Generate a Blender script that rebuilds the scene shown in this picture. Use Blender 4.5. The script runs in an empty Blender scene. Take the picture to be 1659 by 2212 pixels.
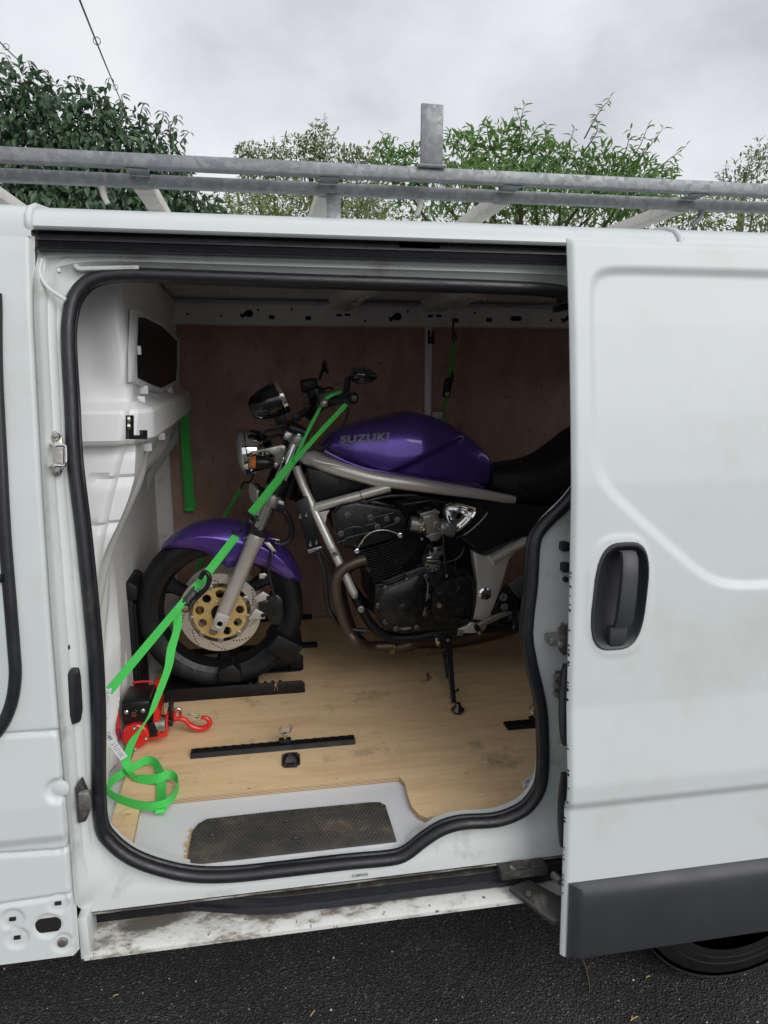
import bpy, bmesh, math, random
import numpy as np
from mathutils import Vector as V, Matrix
from mathutils.bvhtree import BVHTree
random.seed(7); np.random.seed(7)
sc = bpy.context.scene
COL = sc.collection
R = math.radians
# ---------------------------------------------------------------- camera, sky, sun, exposure
F, CX, CY = 1530.0, 829.5, 1106.0
YAW, PIT = R(9.8), R(11.3)
CAM = V((0, -1.41, 1.67))
cam = bpy.data.cameras.new("camera"); camo = bpy.data.objects.new("camera", cam); COL.objects.link(camo)
camo.location = CAM
camo.rotation_euler = (R(90) - PIT, 0, -YAW)
cam.sensor_fit = 'HORIZONTAL'; cam.sensor_width = 36; cam.lens = 36 * F / 1659
cam.clip_start = 0.05; cam.clip_end = 2000
sc.camera = camo

SUN_EL, SUN_AZ = R(32), R(150)      # azimuth measured from +Y towards +X: behind the photographer, to the right
w = bpy.data.worlds.new("World"); sc.world = w; w.use_nodes = True
nt = w.node_tree; nt.nodes.clear()
def nd(t, **k):
    n = nt.nodes.new(t)
    for a, b in k.items(): setattr(n, a, b)
    return n
def lk(a, b): nt.links.new(a, b)
out = nd('ShaderNodeOutputWorld'); bg = nd('ShaderNodeBackground'); bg.inputs['Strength'].default_value = 0.1
sky = nd('ShaderNodeTexSky', sky_type='NISHITA', sun_disc=False, sun_elevation=SUN_EL, sun_rotation=SUN_AZ, air_density=1.0, dust_density=2.0)
tc = nd('ShaderNodeTexCoord')
mp = nd('ShaderNodeMapping'); mp.inputs['Scale'].default_value = (1, 1, 1.7); mp.inputs['Location'].default_value = (3.1, 0.4, 1.0)
n1 = nd('ShaderNodeTexNoise'); n1.inputs['Scale'].default_value = 3.0; n1.inputs['Detail'].default_value = 7; n1.inputs['Roughness'].default_value = .52
n1.inputs['Distortion'].default_value = .15
cr = nd('ShaderNodeValToRGB')
cr.color_ramp.elements[0].position = .30; cr.color_ramp.elements[0].color = (.58, .60, .66, 1)
cr.color_ramp.elements[1].position = .64; cr.color_ramp.elements[1].color = (.90, .91, .94, 1)
e = cr.color_ramp.elements.new(.46); e.color = (.76, .775, .82, 1)
sca = nd('ShaderNodeVectorMath', operation='SCALE'); sca.inputs['Scale'].default_value = 10.0
mx = nd('ShaderNodeMixRGB'); mx.inputs['Fac'].default_value = .95
lk(tc.outputs['Generated'], mp.inputs['Vector']); lk(mp.outputs[0], n1.inputs['Vector']); lk(n1.outputs['Fac'], cr.inputs['Fac'])
lk(cr.outputs['Color'], sca.inputs[0]); lk(sky.outputs[0], mx.inputs['Color1']); lk(sca.outputs['Vector'], mx.inputs['Color2'])
lk(mx.outputs[0], bg.inputs['Color']); lk(bg.outputs[0], out.inputs['Surface'])
sl = bpy.data.lights.new("sun", 'SUN'); sl.energy = 2.0; sl.angle = R(45); sl.color = (1.0, .985, .96)
so = bpy.data.objects.new("sun", sl); COL.objects.link(so)
sd = V((math.sin(SUN_AZ) * math.cos(SUN_EL), math.cos(SUN_AZ) * math.cos(SUN_EL), math.sin(SUN_EL)))
so.rotation_euler = sd.to_track_quat('Z', 'Y').to_euler(); so.location = (0, -4, 6)
vs = sc.view_settings
vs.view_transform = 'Standard'; vs.look = 'None'; vs.exposure = 0.0; vs.gamma = 1.0; vs.use_curve_mapping = False
sc.render.engine = 'CYCLES'; sc.cycles.max_bounces = 12; sc.cycles.diffuse_bounces = 9; sc.cycles.glossy_bounces = 5

# ---------------------------------------------------------------- surveying: sight lines of the photograph met with real planes
_cy, _sy, _cp, _sp = math.cos(YAW), math.sin(YAW), math.cos(PIT), math.sin(PIT)
FW = V((_sy * _cp, _cy * _cp, -_sp)); RT = V((_cy, -_sy, 0)); UP = V((_sy * _sp, _cy * _sp, _cp))
def ray(px, py): return FW + RT * ((px - CX) / F) + UP * ((CY - py) / F)
def U(px, py, y): r = ray(px, py); return CAM + r * ((y - CAM.y) / r.y)
def UZ(px, py, z): r = ray(px, py); return CAM + r * ((z - CAM.z) / r.z)
def UX(px, py, x): r = ray(px, py); return CAM + r * ((x - CAM.x) / r.x)
def US(px, py, fn):
    y = .05
    for _ in range(8): p = U(px, py, y); y = fn(p.z)
    return U(px, py, y)
def mpx(px, py, y): return (U(px + 1, py, y) - U(px, py, y)).length
def lerp(a, b, t): return a + (b - a) * t
def sst(a, b, x):
    t = min(1, max(0, (x - a) / (b - a))); return t * t * (3 - 2 * t)
def interp(x, pts):
    return float(np.interp(x, [p[0] for p in pts], [p[1] for p in pts]))
def spline(pts, k=6, closed=False):
    pts = [V(p) for p in pts]; n = len(pts); o = []
    rng = n if closed else n - 1
    for i in range(rng):
        p1, p2 = pts[i], pts[(i + 1) % n]
        p0 = pts[i - 1] if (i > 0 or closed) else p1 * 2 - p2
        p3 = pts[(i + 2) % n] if (i + 2 < n or closed) else p2 * 2 - p1
        for j in range(k):
            t = j / k
            o.append(.5 * ((2 * p1) + (p2 - p0) * t + (2 * p0 - 5 * p1 + 4 * p2 - p3) * t * t + (3 * p1 - p0 - 3 * p2 + p3) * t ** 3))
    if not closed: o.append(pts[-1])
    return o

# ---------------------------------------------------------------- mesh builder
class G:
    def __init__(s): s.v, s.f, s.m, s.c = [], [], [], 0
    def add(s, vs, fs):
        b = len(s.v); s.v.extend([tuple(p) for p in vs]); s.f.extend([tuple(b + i for i in q) for q in fs]); s.m.extend([s.c] * len(fs)); return s
    def obox(s, c, a, b, d):                      # centre and three half axes
        c, a, b, d = V(c), V(a), V(b), V(d)
        vs = [c + a * i + b * j + d * k for i in (-1, 1) for j in (-1, 1) for k in (-1, 1)]
        return s.add(vs, [(0, 1, 3, 2), (4, 6, 7, 5), (0, 4, 5, 1), (2, 3, 7, 6), (0, 2, 6, 4), (1, 5, 7, 3)])
    def box(s, lo, hi):
        lo, hi = V(lo), V(hi); h = (hi - lo) / 2
        return s.obox((lo + hi) / 2, (h.x, 0, 0), (0, h.y, 0), (0, 0, h.z))
    def loft(s, rings, closed=True, cap0=True, cap1=True):
        n = len(rings[0]); vs = [p for r in rings for p in r]; fs = []
        for i in range(len(rings) - 1):
            for j in range(n if closed else n - 1):
                k = (j + 1) % n; fs.append((i * n + j, i * n + k, (i + 1) * n + k, (i + 1) * n + j))
        if cap0 and closed: fs.append(tuple(range(n))[::-1])
        if cap1 and closed: b = (len(rings) - 1) * n; fs.append(tuple(range(b, b + n)))
        return s.add(vs, fs)
    def tube(s, pts, r, n=12, flat=None, closed=False):
        pts = [V(p) for p in pts]; N = len(pts)
        rs = [r] * N if not hasattr(r, '__len__') else [float(np.interp(i / (N - 1), np.linspace(0, 1, len(r)), r)) for i in range(N)]
        def tan(i):
            a = pts[(i - 1) % N] if (i > 0 or closed) else pts[i]; b = pts[(i + 1) % N] if (i < N - 1 or closed) else pts[i]
            d = b - a; return d.normalized() if d.length > 1e-9 else V((0, 0, 1))
        t = tan(0); up = V((0, 1, 0)) if abs(t.y) < .9 else V((0, 0, 1))
        u = t.cross(up).normalized(); rings = []
        for i in range(N):
            t = tan(i); u = (u - t * u.dot(t)).normalized(); wv = t.cross(u)
            rings.append([pts[i] + u * (math.cos(a) * rs[i]) + wv * (math.sin(a) * rs[i] * (flat or 1)) for a in [2 * math.pi * j / n for j in range(n)]])
        if closed: rings.append(rings[0]); return s.loft(rings, cap0=False, cap1=False)
        return s.loft(rings)
    def lathe(s, prof, o, ax, n=32, close=False):
        o, ax = V(o), V(ax).normalized(); up = V((0, 0, 1)) if abs(ax.z) < .9 else V((1, 0, 0))
        u = ax.cross(up).normalized(); wv = ax.cross(u)
        rings = [[o + ax * h + u * (r * math.cos(a)) + wv * (r * math.sin(a)) for a in [2 * math.pi * j / n for j in range(n)]] for r, h in prof]
        if close: rings.append(rings[0])
        return s.loft(rings, cap0=not close and prof[0][0] > 1e-6, cap1=not close and prof[-1][0] > 1e-6)
    def prism(s, poly, vec):
        poly = [V(p) for p in poly]; vec = V(vec); n = len(poly)
        return s.add(poly + [p + vec for p in poly], [tuple(range(n))[::-1], tuple(range(n, 2 * n))] + [(i, (i + 1) % n, n + (i + 1) % n, n + i) for i in range(n)])
    def sphere(s, c, r, n=16, m=10, cut=None):
        c = V(c); r = V((r, r, r)) if not hasattr(r, '__len__') else V(r)
        rings = [[c + V((r.x * math.sin(p) * math.cos(a), r.y * math.sin(p) * math.sin(a), r.z * math.cos(p))) for a in [2 * math.pi * j / n for j in range(n)]] for p in [max(.02, min(math.pi - .02, math.pi * i / m)) for i in range(m + 1)]]
        return s.loft(rings)
    def grid(s, fn, us, vs_):
        n = len(vs_); P = [fn(a, b) for a in us for b in vs_]
        return s.add(P, [(i * n + j, i * n + j + 1, (i + 1) * n + j + 1, (i + 1) * n + j) for i in range(len(us) - 1) for j in range(n - 1)])
    def mesh(s, name, mats, smooth=38, bevel=None, bseg=2):
        me = bpy.data.meshes.new(name); me.from_pydata(s.v, [], s.f)
        for m in (mats if isinstance(mats, (list, tuple)) else [mats]): me.materials.append(m)
        if max(s.m, default=0): me.polygons.foreach_set('material_index', s.m)
        bm = bmesh.new(); bm.from_mesh(me); bmesh.ops.recalc_face_normals(bm, faces=bm.faces)
        if bevel:
            es = [e for e in bm.edges if len(e.link_faces) == 2 and e.calc_face_angle(0) > R(32)]
            bmesh.ops.bevel(bm, geom=es, offset=bevel, segments=bseg, affect='EDGES', profile=.5, clamp_overlap=True)
        bm.to_mesh(me); bm.free()
        if smooth:
            me.polygons.foreach_set('use_smooth', [True] * len(me.polygons)); me.set_sharp_from_angle(angle=R(smooth))
        me.update(); return me
    def build(s, name, mats, parent=None, smooth=38, bevel=None, bseg=2, **k):
        return link(name, s.mesh(name, mats, smooth, bevel, bseg), parent, **k)
def link(name, data, parent=None, **k):
    o = bpy.data.objects.new(name, data); COL.objects.link(o)
    if parent:
        o.parent = parent; o.matrix_parent_inverse = WLOC(parent)
    for a, b in k.items(): o[a] = b
    return o
def WLOC(p):
    return Matrix.Translation(-V(p.get('_base', (0, 0, 0)))) if p.type == 'EMPTY' else Matrix.Identity(4)
def thing(name, label, category, loc=(0, 0, 0), group=None):
    o = bpy.data.objects.new(name, None); COL.objects.link(o); o.location = loc; o.empty_display_size = .1
    o['label'] = label; o['category'] = category; o['_base'] = list(loc)
    if group: o['group'] = group
    return o
def tag(o, label, category, group=None):
    o['label'] = label; o['category'] = category
    if group: o['group'] = group
    return o
def ribbon_mesh(name, pts, wvs, th, m):           # a flat strap; uv.x runs in metres along it
    pts = [V(p) for p in pts]; N = len(pts); v = []; L = [0]
    for i in range(1, N): L.append(L[-1] + (pts[i] - pts[i - 1]).length)
    for i, p in enumerate(pts):
        t = (pts[min(i + 1, N - 1)] - pts[max(i - 1, 0)]).normalized(); wv = V(wvs[i]); nn = t.cross(wv.normalized()) * (th / 2)
        v += [p - wv / 2 - nn, p + wv / 2 - nn, p + wv / 2 + nn, p - wv / 2 + nn]
    f = []; uv = []
    for i in range(N - 1):
        for j in range(4):
            k = (j + 1) % 4; f.append((i * 4 + j, i * 4 + k, i * 4 + 4 + k, i * 4 + 4 + j)); uv += [(L[i], j / 4), (L[i], k / 4), (L[i + 1], k / 4), (L[i + 1], j / 4)]
    f += [(0, 1, 2, 3), (N * 4 - 4, N * 4 - 3, N * 4 - 2, N * 4 - 1)]; uv += [(0, 0)] * 8
    me = bpy.data.meshes.new(name); me.from_pydata(v, [], f); me.materials.append(m)
    ul = me.uv_layers.new(name='uv'); ul.data.foreach_set('uv', [c for q in uv for c in q])
    me.polygons.foreach_set('use_smooth', [True] * len(me.polygons)); me.set_sharp_from_angle(angle=R(40)); me.update()
    return me

# ---------------------------------------------------------------- materials
class NT:
    def __init__(s, name):
        s.m = bpy.data.materials.new(name); s.m.use_nodes = True; s.t = s.m.node_tree
        s.p = s.t.nodes['Principled BSDF']; s.out = s.t.nodes['Material Output']
        s.co = s.n('ShaderNodeNewGeometry').outputs['Position']
    def n(s, t, **k):
        n = s.t.nodes.new(t)
        for a, b in k.items(): setattr(n, a, b)
        return n
    def l(s, a, b): s.t.links.new(a, b)
    def obj(s): s.co = s.n('ShaderNodeTexCoord').outputs['Object']; return s
    def noise(s, scale, detail=4, rough=.55, stretch=None, dist=0):
        n = s.n('ShaderNodeTexNoise'); n.inputs['Scale'].default_value = scale; n.inputs['Detail'].default_value = detail
        n.inputs['Roughness'].default_value = rough; n.inputs['Distortion'].default_value = dist
        if stretch:
            mp = s.n('ShaderNodeMapping'); mp.inputs['Scale'].default_value = stretch; s.l(s.co, mp.inputs[0]); s.l(mp.outputs[0], n.inputs['Vector'])
        else: s.l(s.co, n.inputs['Vector'])
        return n.outputs['Fac']
    def vor(s, scale, feature='F1', out='Distance', rnd=1):
        n = s.n('ShaderNodeTexVoronoi', feature=feature); n.inputs['Scale'].default_value = scale; n.inputs['Randomness'].default_value = rnd
        s.l(s.co, n.inputs['Vector']); return n.outputs[out]
    def ramp(s, fac, stops):
        r = s.n('ShaderNodeValToRGB'); e = r.color_ramp.elements
        while len(e) < len(stops): e.new(.5)
        for q, (p, c) in zip(e, stops):
            q.position = p; q.color = (*c, 1) if hasattr(c, '__len__') else (c, c, c, 1)
        s.l(fac, r.inputs[0]); return r.outputs['Color']
    def mix(s, a, b, fac, mode='MIX'):
        n = s.n('ShaderNodeMixRGB', blend_type=mode)
        for i, x in (('Color1', a), ('Color2', b)):
            if hasattr(x, 'is_output'): s.l(x, n.inputs[i])
            else: n.inputs[i].default_value = (*x, 1)
        if hasattr(fac, 'is_output'): s.l(fac, n.inputs['Fac'])
        else: n.inputs['Fac'].default_value = fac
        return n.outputs[0]
    def bump(s, h, strength=.3, dist=.002):
        b = s.n('ShaderNodeBump'); b.inputs['Strength'].default_value = strength; b.inputs['Distance'].default_value = dist
        s.l(h, b.inputs['Height'])
        if s.p.inputs['Normal'].is_linked: s.l(s.p.inputs['Normal'].links[0].from_socket, b.inputs['Normal'])
        s.l(b.outputs[0], s.p.inputs['Normal']); return s
    def set(s, **k):
        for a, b in k.items():
            i = s.p.inputs[{'col': 'Base Color', 'rough': 'Roughness', 'metal': 'Metallic', 'spec': 'Specular IOR Level', 'coat': 'Coat Weight', 'coatr': 'Coat Roughness', 'trans': 'Transmission Weight'}[a]]
            if hasattr(b, 'is_output'): s.l(b, i)
            else: i.default_value = (*b, 1) if hasattr(b, '__len__') else b
        return s
def mat(name, col, rough=.5, metal=0, var=.12, vs_=9, bump=0, bs=80, rv=.12, dirt=None, ds=6, dth=(.55, .75), **k):
    m = NT(name); a = m.noise(vs_, 5)
    c = m.mix(tuple(x * (1 + var) for x in col), tuple(x * (1 - var) for x in col), a)
    if dirt:
        d = m.ramp(m.noise(ds, 8, .65), [(dth[0], 0.0), (dth[1], 1.0)]); c = m.mix(c, dirt, d)
    rr = m.ramp(m.noise(vs_ * 2.3, 4), [(.3, max(0, rough - rv)), (.7, min(1, rough + rv))])
    m.set(col=c, rough=rr, metal=metal, **k)
    if bump: m.bump(m.noise(bs, 4), bump, .002)
    return m.m
MT = {}
MT['paint'] = mat('white_van_paint', (.575, .61, .607), .34, var=.015, vs_=1.5, rv=.05, bump=.04, bs=9, coat=.06, coatr=.15, spec=.35, dirt=(.46, .48, .46), ds=2.6, dth=(.52, .95))
MT['jamb'] = mat('grimy_white_paint', (.60, .63, .62), .45, var=.06, vs_=4, dirt=(.30, .28, .22), ds=9, dth=(.56, .80), bump=.06, bs=40)
def _worn():
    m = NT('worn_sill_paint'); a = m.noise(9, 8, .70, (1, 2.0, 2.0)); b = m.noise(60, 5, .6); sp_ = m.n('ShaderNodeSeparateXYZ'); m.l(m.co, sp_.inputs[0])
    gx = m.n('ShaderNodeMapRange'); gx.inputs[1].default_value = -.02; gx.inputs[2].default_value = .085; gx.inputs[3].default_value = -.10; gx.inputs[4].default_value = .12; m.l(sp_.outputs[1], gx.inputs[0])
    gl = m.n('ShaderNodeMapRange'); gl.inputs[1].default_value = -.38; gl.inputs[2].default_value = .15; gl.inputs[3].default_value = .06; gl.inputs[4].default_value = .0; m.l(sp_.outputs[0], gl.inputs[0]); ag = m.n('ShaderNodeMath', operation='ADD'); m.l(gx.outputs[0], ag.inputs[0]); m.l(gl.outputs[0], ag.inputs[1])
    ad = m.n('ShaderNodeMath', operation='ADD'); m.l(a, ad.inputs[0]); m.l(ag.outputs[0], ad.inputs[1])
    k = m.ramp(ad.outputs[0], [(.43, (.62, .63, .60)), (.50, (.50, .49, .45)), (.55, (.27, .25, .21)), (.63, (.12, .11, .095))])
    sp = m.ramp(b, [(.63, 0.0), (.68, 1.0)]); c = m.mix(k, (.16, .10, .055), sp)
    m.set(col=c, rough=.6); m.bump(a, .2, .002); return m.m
MT['worn'] = _worn()
MT['liner'] = mat('white_inner_panel', (.75, .757, .76), .5, var=.03, vs_=5, dirt=(.33, .31, .28), ds=5, dth=(.58, .85), bump=.1, bs=25)
MT['inner'] = mat('grey_inner_steel', (.80, .80, .805), .5, var=.06, vs_=6, dirt=(.2, .19, .175), ds=12, dth=(.6, .8), bump=.12, bs=30)
MT['rubber'] = mat('black_rubber', (.013, .014, .0175), .42, var=.3, vs_=20, bump=.15, bs=120, dirt=(.045, .042, .038), ds=11, dth=(.58, .82))
MT['plastic'] = mat('black_trim_plastic', (.033, .035, .039), .5, var=.06, vs_=5, bump=.12, bs=600, rv=.06)
MT['track'] = mat('black_track_coat', (.018, .019, .024), .32, var=.2, vs_=14, rv=.1)
MT['grease'] = mat('greasy_dark_steel', (.045, .042, .038), .5, var=.5, vs_=30, bump=.25, bs=90, dirt=(.20, .18, .15), ds=22, dth=(.55, .75))
MT['hole'] = mat('dark_void', (.006, .006, .007), .9, var=.1)  # near-black; also paints the shade inside the sill slot
MT['steelplate'] = mat('dull_zinc_steel', (.42, .40, .37), .38, 1, var=.25, vs_=40, bump=.1)
MT['glass'] = mat('dark_tinted_glass', (.005, .008, .014), .30, spec=.09, var=.1, rv=.02)
MT['skyglass'] = mat('cab_glass_painted_sky', (.50, .545, .55), .08, var=.05, rv=.02)  # pale base colour stands in for sky reflected in the cab window
def _ply(name, c0, c1, c2, stretch, knots=True, dirt=(.20, .16, .11)):
    m = NT(name); g = m.noise(4.5, 9, .62, stretch, .6); g2 = m.noise(26, 6, .6, stretch, .2)
    c = m.ramp(g, [(.30, c0), (.5, c1), (.70, c2)])
    c = m.mix(c, tuple(x * .72 for x in c1), m.ramp(g2, [(.54, 0.0), (.76, .6)]))
    if knots:
        d = m.ramp(m.noise(5.5, 9, .72), [(.57, 0.0), (.74, .85)]); c = m.mix(c, dirt, d)
        d2 = m.ramp(m.noise(24, 4, .7, (1, 2.6, 1)), [(.66, 0.0), (.70, .75)]); c = m.mix(c, tuple(x * .6 for x in dirt), d2)
        wp = m.ramp(m.vor(7), [(.018, 1.0), (.026, 0.0)]); c = m.mix(c, (.6, .57, .5), wp)
    m.set(col=c, rough=.58, spec=.35); m.bump(g2, .12, .0015); return m.m
MT['ply'] = _ply('pale_plywood', (.86, .635, .385), (.80, .575, .335), (.70, .48, .265), (.7, 4, 4))
def _edge():
    m = NT('plywood_edge'); wv = m.n('ShaderNodeTexWave', bands_direction='Z'); wv.inputs['Scale'].default_value = 75; m.l(m.co, wv.inputs[0])
    c = m.ramp(wv.outputs['Fac'], [(.35, (.55, .40, .24)), (.6, (.24, .15, .08))]); m.set(col=c, rough=.7); return m.m
MT['plyedge'] = _edge()
MT['plywall'] = _ply('dark_faced_plywood', (.50, .315, .255), (.42, .26, .21), (.33, .20, .165), (2.2, 1, 1.1), True, (.14, .085, .07))
MT['floorwhite'] = mat('white_floor_board', (.72, .73, .75), .45, var=.04, dirt=(.45, .42, .38), ds=16, dth=(.66, .8), bump=.05)
def _tread():
    m = NT('dirty_rubber_tread'); a = m.noise(11, 7, .7); c = m.ramp(a, [(.35, (.035, .034, .033)), (.55, (.062, .056, .046)), (.72, (.14, .11, .07))])
    m.set(col=c, rough=.72); m.bump(m.noise(120, 4), .35, .002); return m.m
MT['tread'] = _tread()
def _asph():
    m = NT('asphalt'); v1 = m.vor(170, 'F1', 'Color'); s = m.n('ShaderNodeSeparateColor'); m.l(v1, s.inputs[0])
    st = m.ramp(s.outputs[0], [(.0, .030), (.55, .052), (.82, .075), (.93, .10), (.985, .18)])
    d = m.vor(170); ed = m.ramp(d, [(.30, 1.0), (.62, .25)]); c = m.mix((.027, .027, .028), st, ed)
    big = m.ramp(m.noise(2.3, 7, .65), [(.3, .62), (.7, 1.4)]); c = m.mix(c, big, 1.0, 'MULTIPLY')
    m.set(col=c, rough=.82, spec=.3); m.bump(d, 1.0, .006); m.bump(m.noise(40, 5), .5, .006); return m.m
MT['asphalt'] = _asph()
def _galv():
    m = NT('galvanised_steel'); v = m.vor(85, 'F1', 'Color'); s = m.n('ShaderNodeSeparateColor'); m.l(v, s.inputs[0])
    c = m.ramp(s.outputs[0], [(.0, (.185, .20, .213)), (.5, (.22, .234, .247)), (1.0, (.27, .283, .295))])
    d = m.ramp(m.noise(6, 7, .65), [(.5, 0.0), (.75, .7)]); c = m.mix(c, (.17, .165, .155), d)
    m.set(col=c, rough=m.ramp(s.outputs[1], [(0, .42), (1, .6)]), metal=.35); m.bump(m.noise(90, 3), .08, .001); return m.m
MT['galv'] = _galv()
MT['alu'] = mat('weathered_aluminium', (.58, .555, .51), .55, .1, var=.12, vs_=20, dirt=(.35, .32, .28), ds=14, dth=(.55, .8))
# motorcycle
def _purple():
    m = NT('purple_metallic_paint'); v = m.vor(2600, 'F1', 'Color'); s = m.n('ShaderNodeSeparateColor'); m.l(v, s.inputs[0])
    c = m.ramp(s.outputs[0], [(.0, (.080, .042, .27)), (1.0, (.15, .082, .47))])
    m.set(col=c, rough=.32, metal=.65, coat=.7, coatr=.05); return m.m
MT['purple'] = _purple()
MT['decal'] = mat('grey_decal', (.26, .26, .31), .4, var=.02)
MT['frame'] = mat('satin_silver_frame', (.70, .68, .635), .38, .55, var=.06, vs_=14, rv=.05, bump=.03, bs=300)
MT['alloy'] = mat('cast_alloy', (.36, .35, .335), .42, .85, var=.25, vs_=35, bump=.2, bs=120)
MT['forkleg'] = mat('worn_fork_alloy', (.54, .52, .485), .42, .5, var=.14, vs_=22, rv=.06, dirt=(.22, .17, .12), ds=30, dth=(.62, .75), bump=.05)
MT['chrome'] = mat('chrome', (.82, .82, .82), .07, 1, var=.02, rv=.03)
MT['bolt'] = mat('dark_bolt_steel', (.16, .155, .15), .35, .8, var=.3, vs_=50)
MT['engine'] = mat('black_engine_paint', (.0085, .009, .010), .33, .1, var=.35, vs_=22, bump=.3, bs=90, dirt=(.042, .039, .036), ds=28, dth=(.56, .72), spec=.55)
MT['black'] = mat('satin_black', (.008, .0085, .010), .38, var=.2, vs_=20, rv=.08, spec=.35)
MT['gloss'] = mat('gloss_black', (.009, .010, .014), .16, var=.1, coat=.6, coatr=.05)
MT['tyre'] = mat('tyre_rubber', (.007, .0072, .008), .6, spec=.3, var=.25, vs_=25, bump=.2, bs=90, dirt=(.022, .021, .02), ds=9, dth=(.5, .8))
MT['seat'] = mat('black_vinyl', (.009, .0095, .011), .5, spec=.35, var=.1, bump=.15, bs=500)
MT['gold'] = mat('gold_anodised', (.74, .53, .21), .38, .6, var=.14, vs_=30, dirt=(.30, .21, .09), ds=25, dth=(.58, .8))
MT['disc'] = mat('brushed_disc_steel', (.62, .58, .51), .36, .7, var=.15, vs_=60, rv=.08)
MT['header'] = mat('browned_exhaust_steel', (.115, .09, .07), .46, .75, var=.35, vs_=18, bump=.1)
MT['orange'] = mat('amber_lens', (.62, .15, .012), .2, var=.12, coat=.5)
MT['lens'] = mat('headlamp_glass', (.30, .32, .33), .08, .3, var=.06, coat=1.0)
MT['stud'] = mat('bright_steel', (.66, .66, .66), .25, 1, var=.08)
MT['brass'] = mat('brass', (.52, .40, .20), .35, 1, var=.15)
MT['meshplate'] = mat('grey_heel_plate', (.12, .12, .125), .45, .6, var=.3, vs_=60)
# tie-down gear
MT['steelblack'] = mat('black_powder_coat', (.007, .0073, .0085), .5, spec=.3, var=.15, bump=.1, bs=400)
MT['red'] = mat('red_enamel', (.62, .018, .014), .32, var=.1, coat=.35, coatr=.1)
MT['magenta'] = mat('dark_red_knob', (.26, .012, .05), .4, var=.1)
def _strap(name, c):
    m = NT(name); u = m.n('ShaderNodeUVMap'); wv = m.n('ShaderNodeTexWave', bands_direction='X'); wv.inputs['Scale'].default_value = 90
    m.l(u.outputs[0], wv.inputs[0]); cc = m.mix(c, tuple(x * .55 for x in c), wv.outputs['Fac']); cc = m.mix(cc, tuple(x * .8 for x in c), m.noise(20))
    m.set(col=cc, rough=.6, spec=.3); m.bump(wv.outputs['Fac'], .5, .0012); return m.m
MT['strap'] = _strap('green_webbing', (.09, .74, .13))
MT['thread'] = mat('pale_green_thread', (.30, .80, .34), .6, var=.05)
MT['paper'] = mat('white_label', (.74, .75, .78), .6, var=.03)
MT['print'] = mat('black_print', (.06, .06, .075), .6, var=.05)
MT['yellow'] = mat('yellow_sticker', (.72, .42, .04), .5, var=.05)
MT['twig'] = mat('dry_twig', (.16, .115, .065), .8, var=.3, vs_=60)
MT['stone'] = mat('pale_chips', (.42, .40, .37), .8, var=.3, vs_=40)
MT['litter'] = mat('straw_bits', (.52, .36, .16), .8, var=.25, vs_=40)
MT['wire'] = mat('grey_cable', (.16, .16, .17), .6, var=.1)
def _leaf(name, c0, c1, rough=.42, tr=.25):
    m = NT(name); a = m.noise(2.2, 3); b = m.noise(34, 2)
    c = m.mix(m.mix(c0, c1, m.ramp(b, [(.35, 0.0), (.65, 1.0)])), tuple(x * .8 for x in c0), m.ramp(a, [(.35, 0.0), (.7, .7)]))
    m.set(col=c, rough=rough, spec=.45); t = m.n('ShaderNodeBsdfTranslucent'); m.l(c, t.inputs[0])
    x = m.n('ShaderNodeMixShader'); x.inputs[0].default_value = tr; m.l(m.p.outputs[0], x.inputs[1]); m.l(t.outputs[0], x.inputs[2]); m.l(x.outputs[0], m.out.inputs[0]); return m.m
MT['leafdark'] = _leaf('glossy_dark_leaf', (.075, .135, .075), (.12, .20, .105), .38, .35)
MT['leafolive'] = _leaf('olive_leaf', (.29, .34, .155), (.21, .27, .12), .6, .45)
MT['leafgreen'] = _leaf('fresh_green_leaf', (.16, .30, .085), (.24, .38, .12), .5, .42)
MT['leafhedge'] = _leaf('hedge_leaf', (.22, .29, .10), (.30, .34, .155), .6, .4)
MT['bark'] = mat('bark', (.11, .085, .06), .85, var=.3, vs_=20, bump=.4, bs=50)
# ================================================================ ground
g = G(); S = 400
g.add([(-S, -S, 0), (S, -S, 0), (S, S, 0), (-S, S, 0)], [(0, 1, 2, 3)])
gr = g.build('ground', MT['asphalt'], smooth=None); gr['kind'] = 'structure'

# ================================================================ van
van = thing('van', 'white panel van with its side door slid open on a motorcycle', 'van', (0, .85, 0))
YS = [(.28, -.035), (.42, -.03), (.7, -.01), (.98, 0), (1.2, .012), (1.44, .035), (1.76, .08), (1.90, .112), (1.94, .125)]
def ys(z): return interp(z, YS)
def yj(z): return ys(z) + .055                    # the plane of the door seal
XB = -.42                                         # rear edge of the cab-side skin
seal_px = [(300, 593), (500, 600), (700, 607), (900, 613), (1100, 620), (1190, 626), (1225, 634), (1262, 660), (1275, 720), (1278, 850), (1272, 960), (1258, 1040),
 (1222, 1090), (1188, 1122), (1163, 1152), (1154, 1185), (1150, 1260), (1142, 1330), (1140, 1380), (1150, 1440), (1162, 1490), (1171, 1540), (1174, 1600), (1174, 1660),
 (1167, 1705), (1143, 1742), (1112, 1762), (1070, 1775), (1000, 1780), (955, 1793), (915, 1818), (880, 1845), (845, 1857), (750, 1866), (600, 1883), (500, 1893), (420, 1893),
 (350, 1880), (285, 1856), (240, 1822), (218, 1785), (212, 1690), (211, 1570), (206, 1450), (196, 1330), (178, 1150), (160, 994), (154, 870), (147, 740), (150, 680), (161, 640), (186, 611), (222, 597), (260, 593)]
seal = spline([US(x, y, yj) for x, y in seal_px], 4, True)
ZB0, ZT0, XR0 = .503, 1.905, 1.35
g = G(); C0 = V((.2, 0, 1.2))
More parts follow.
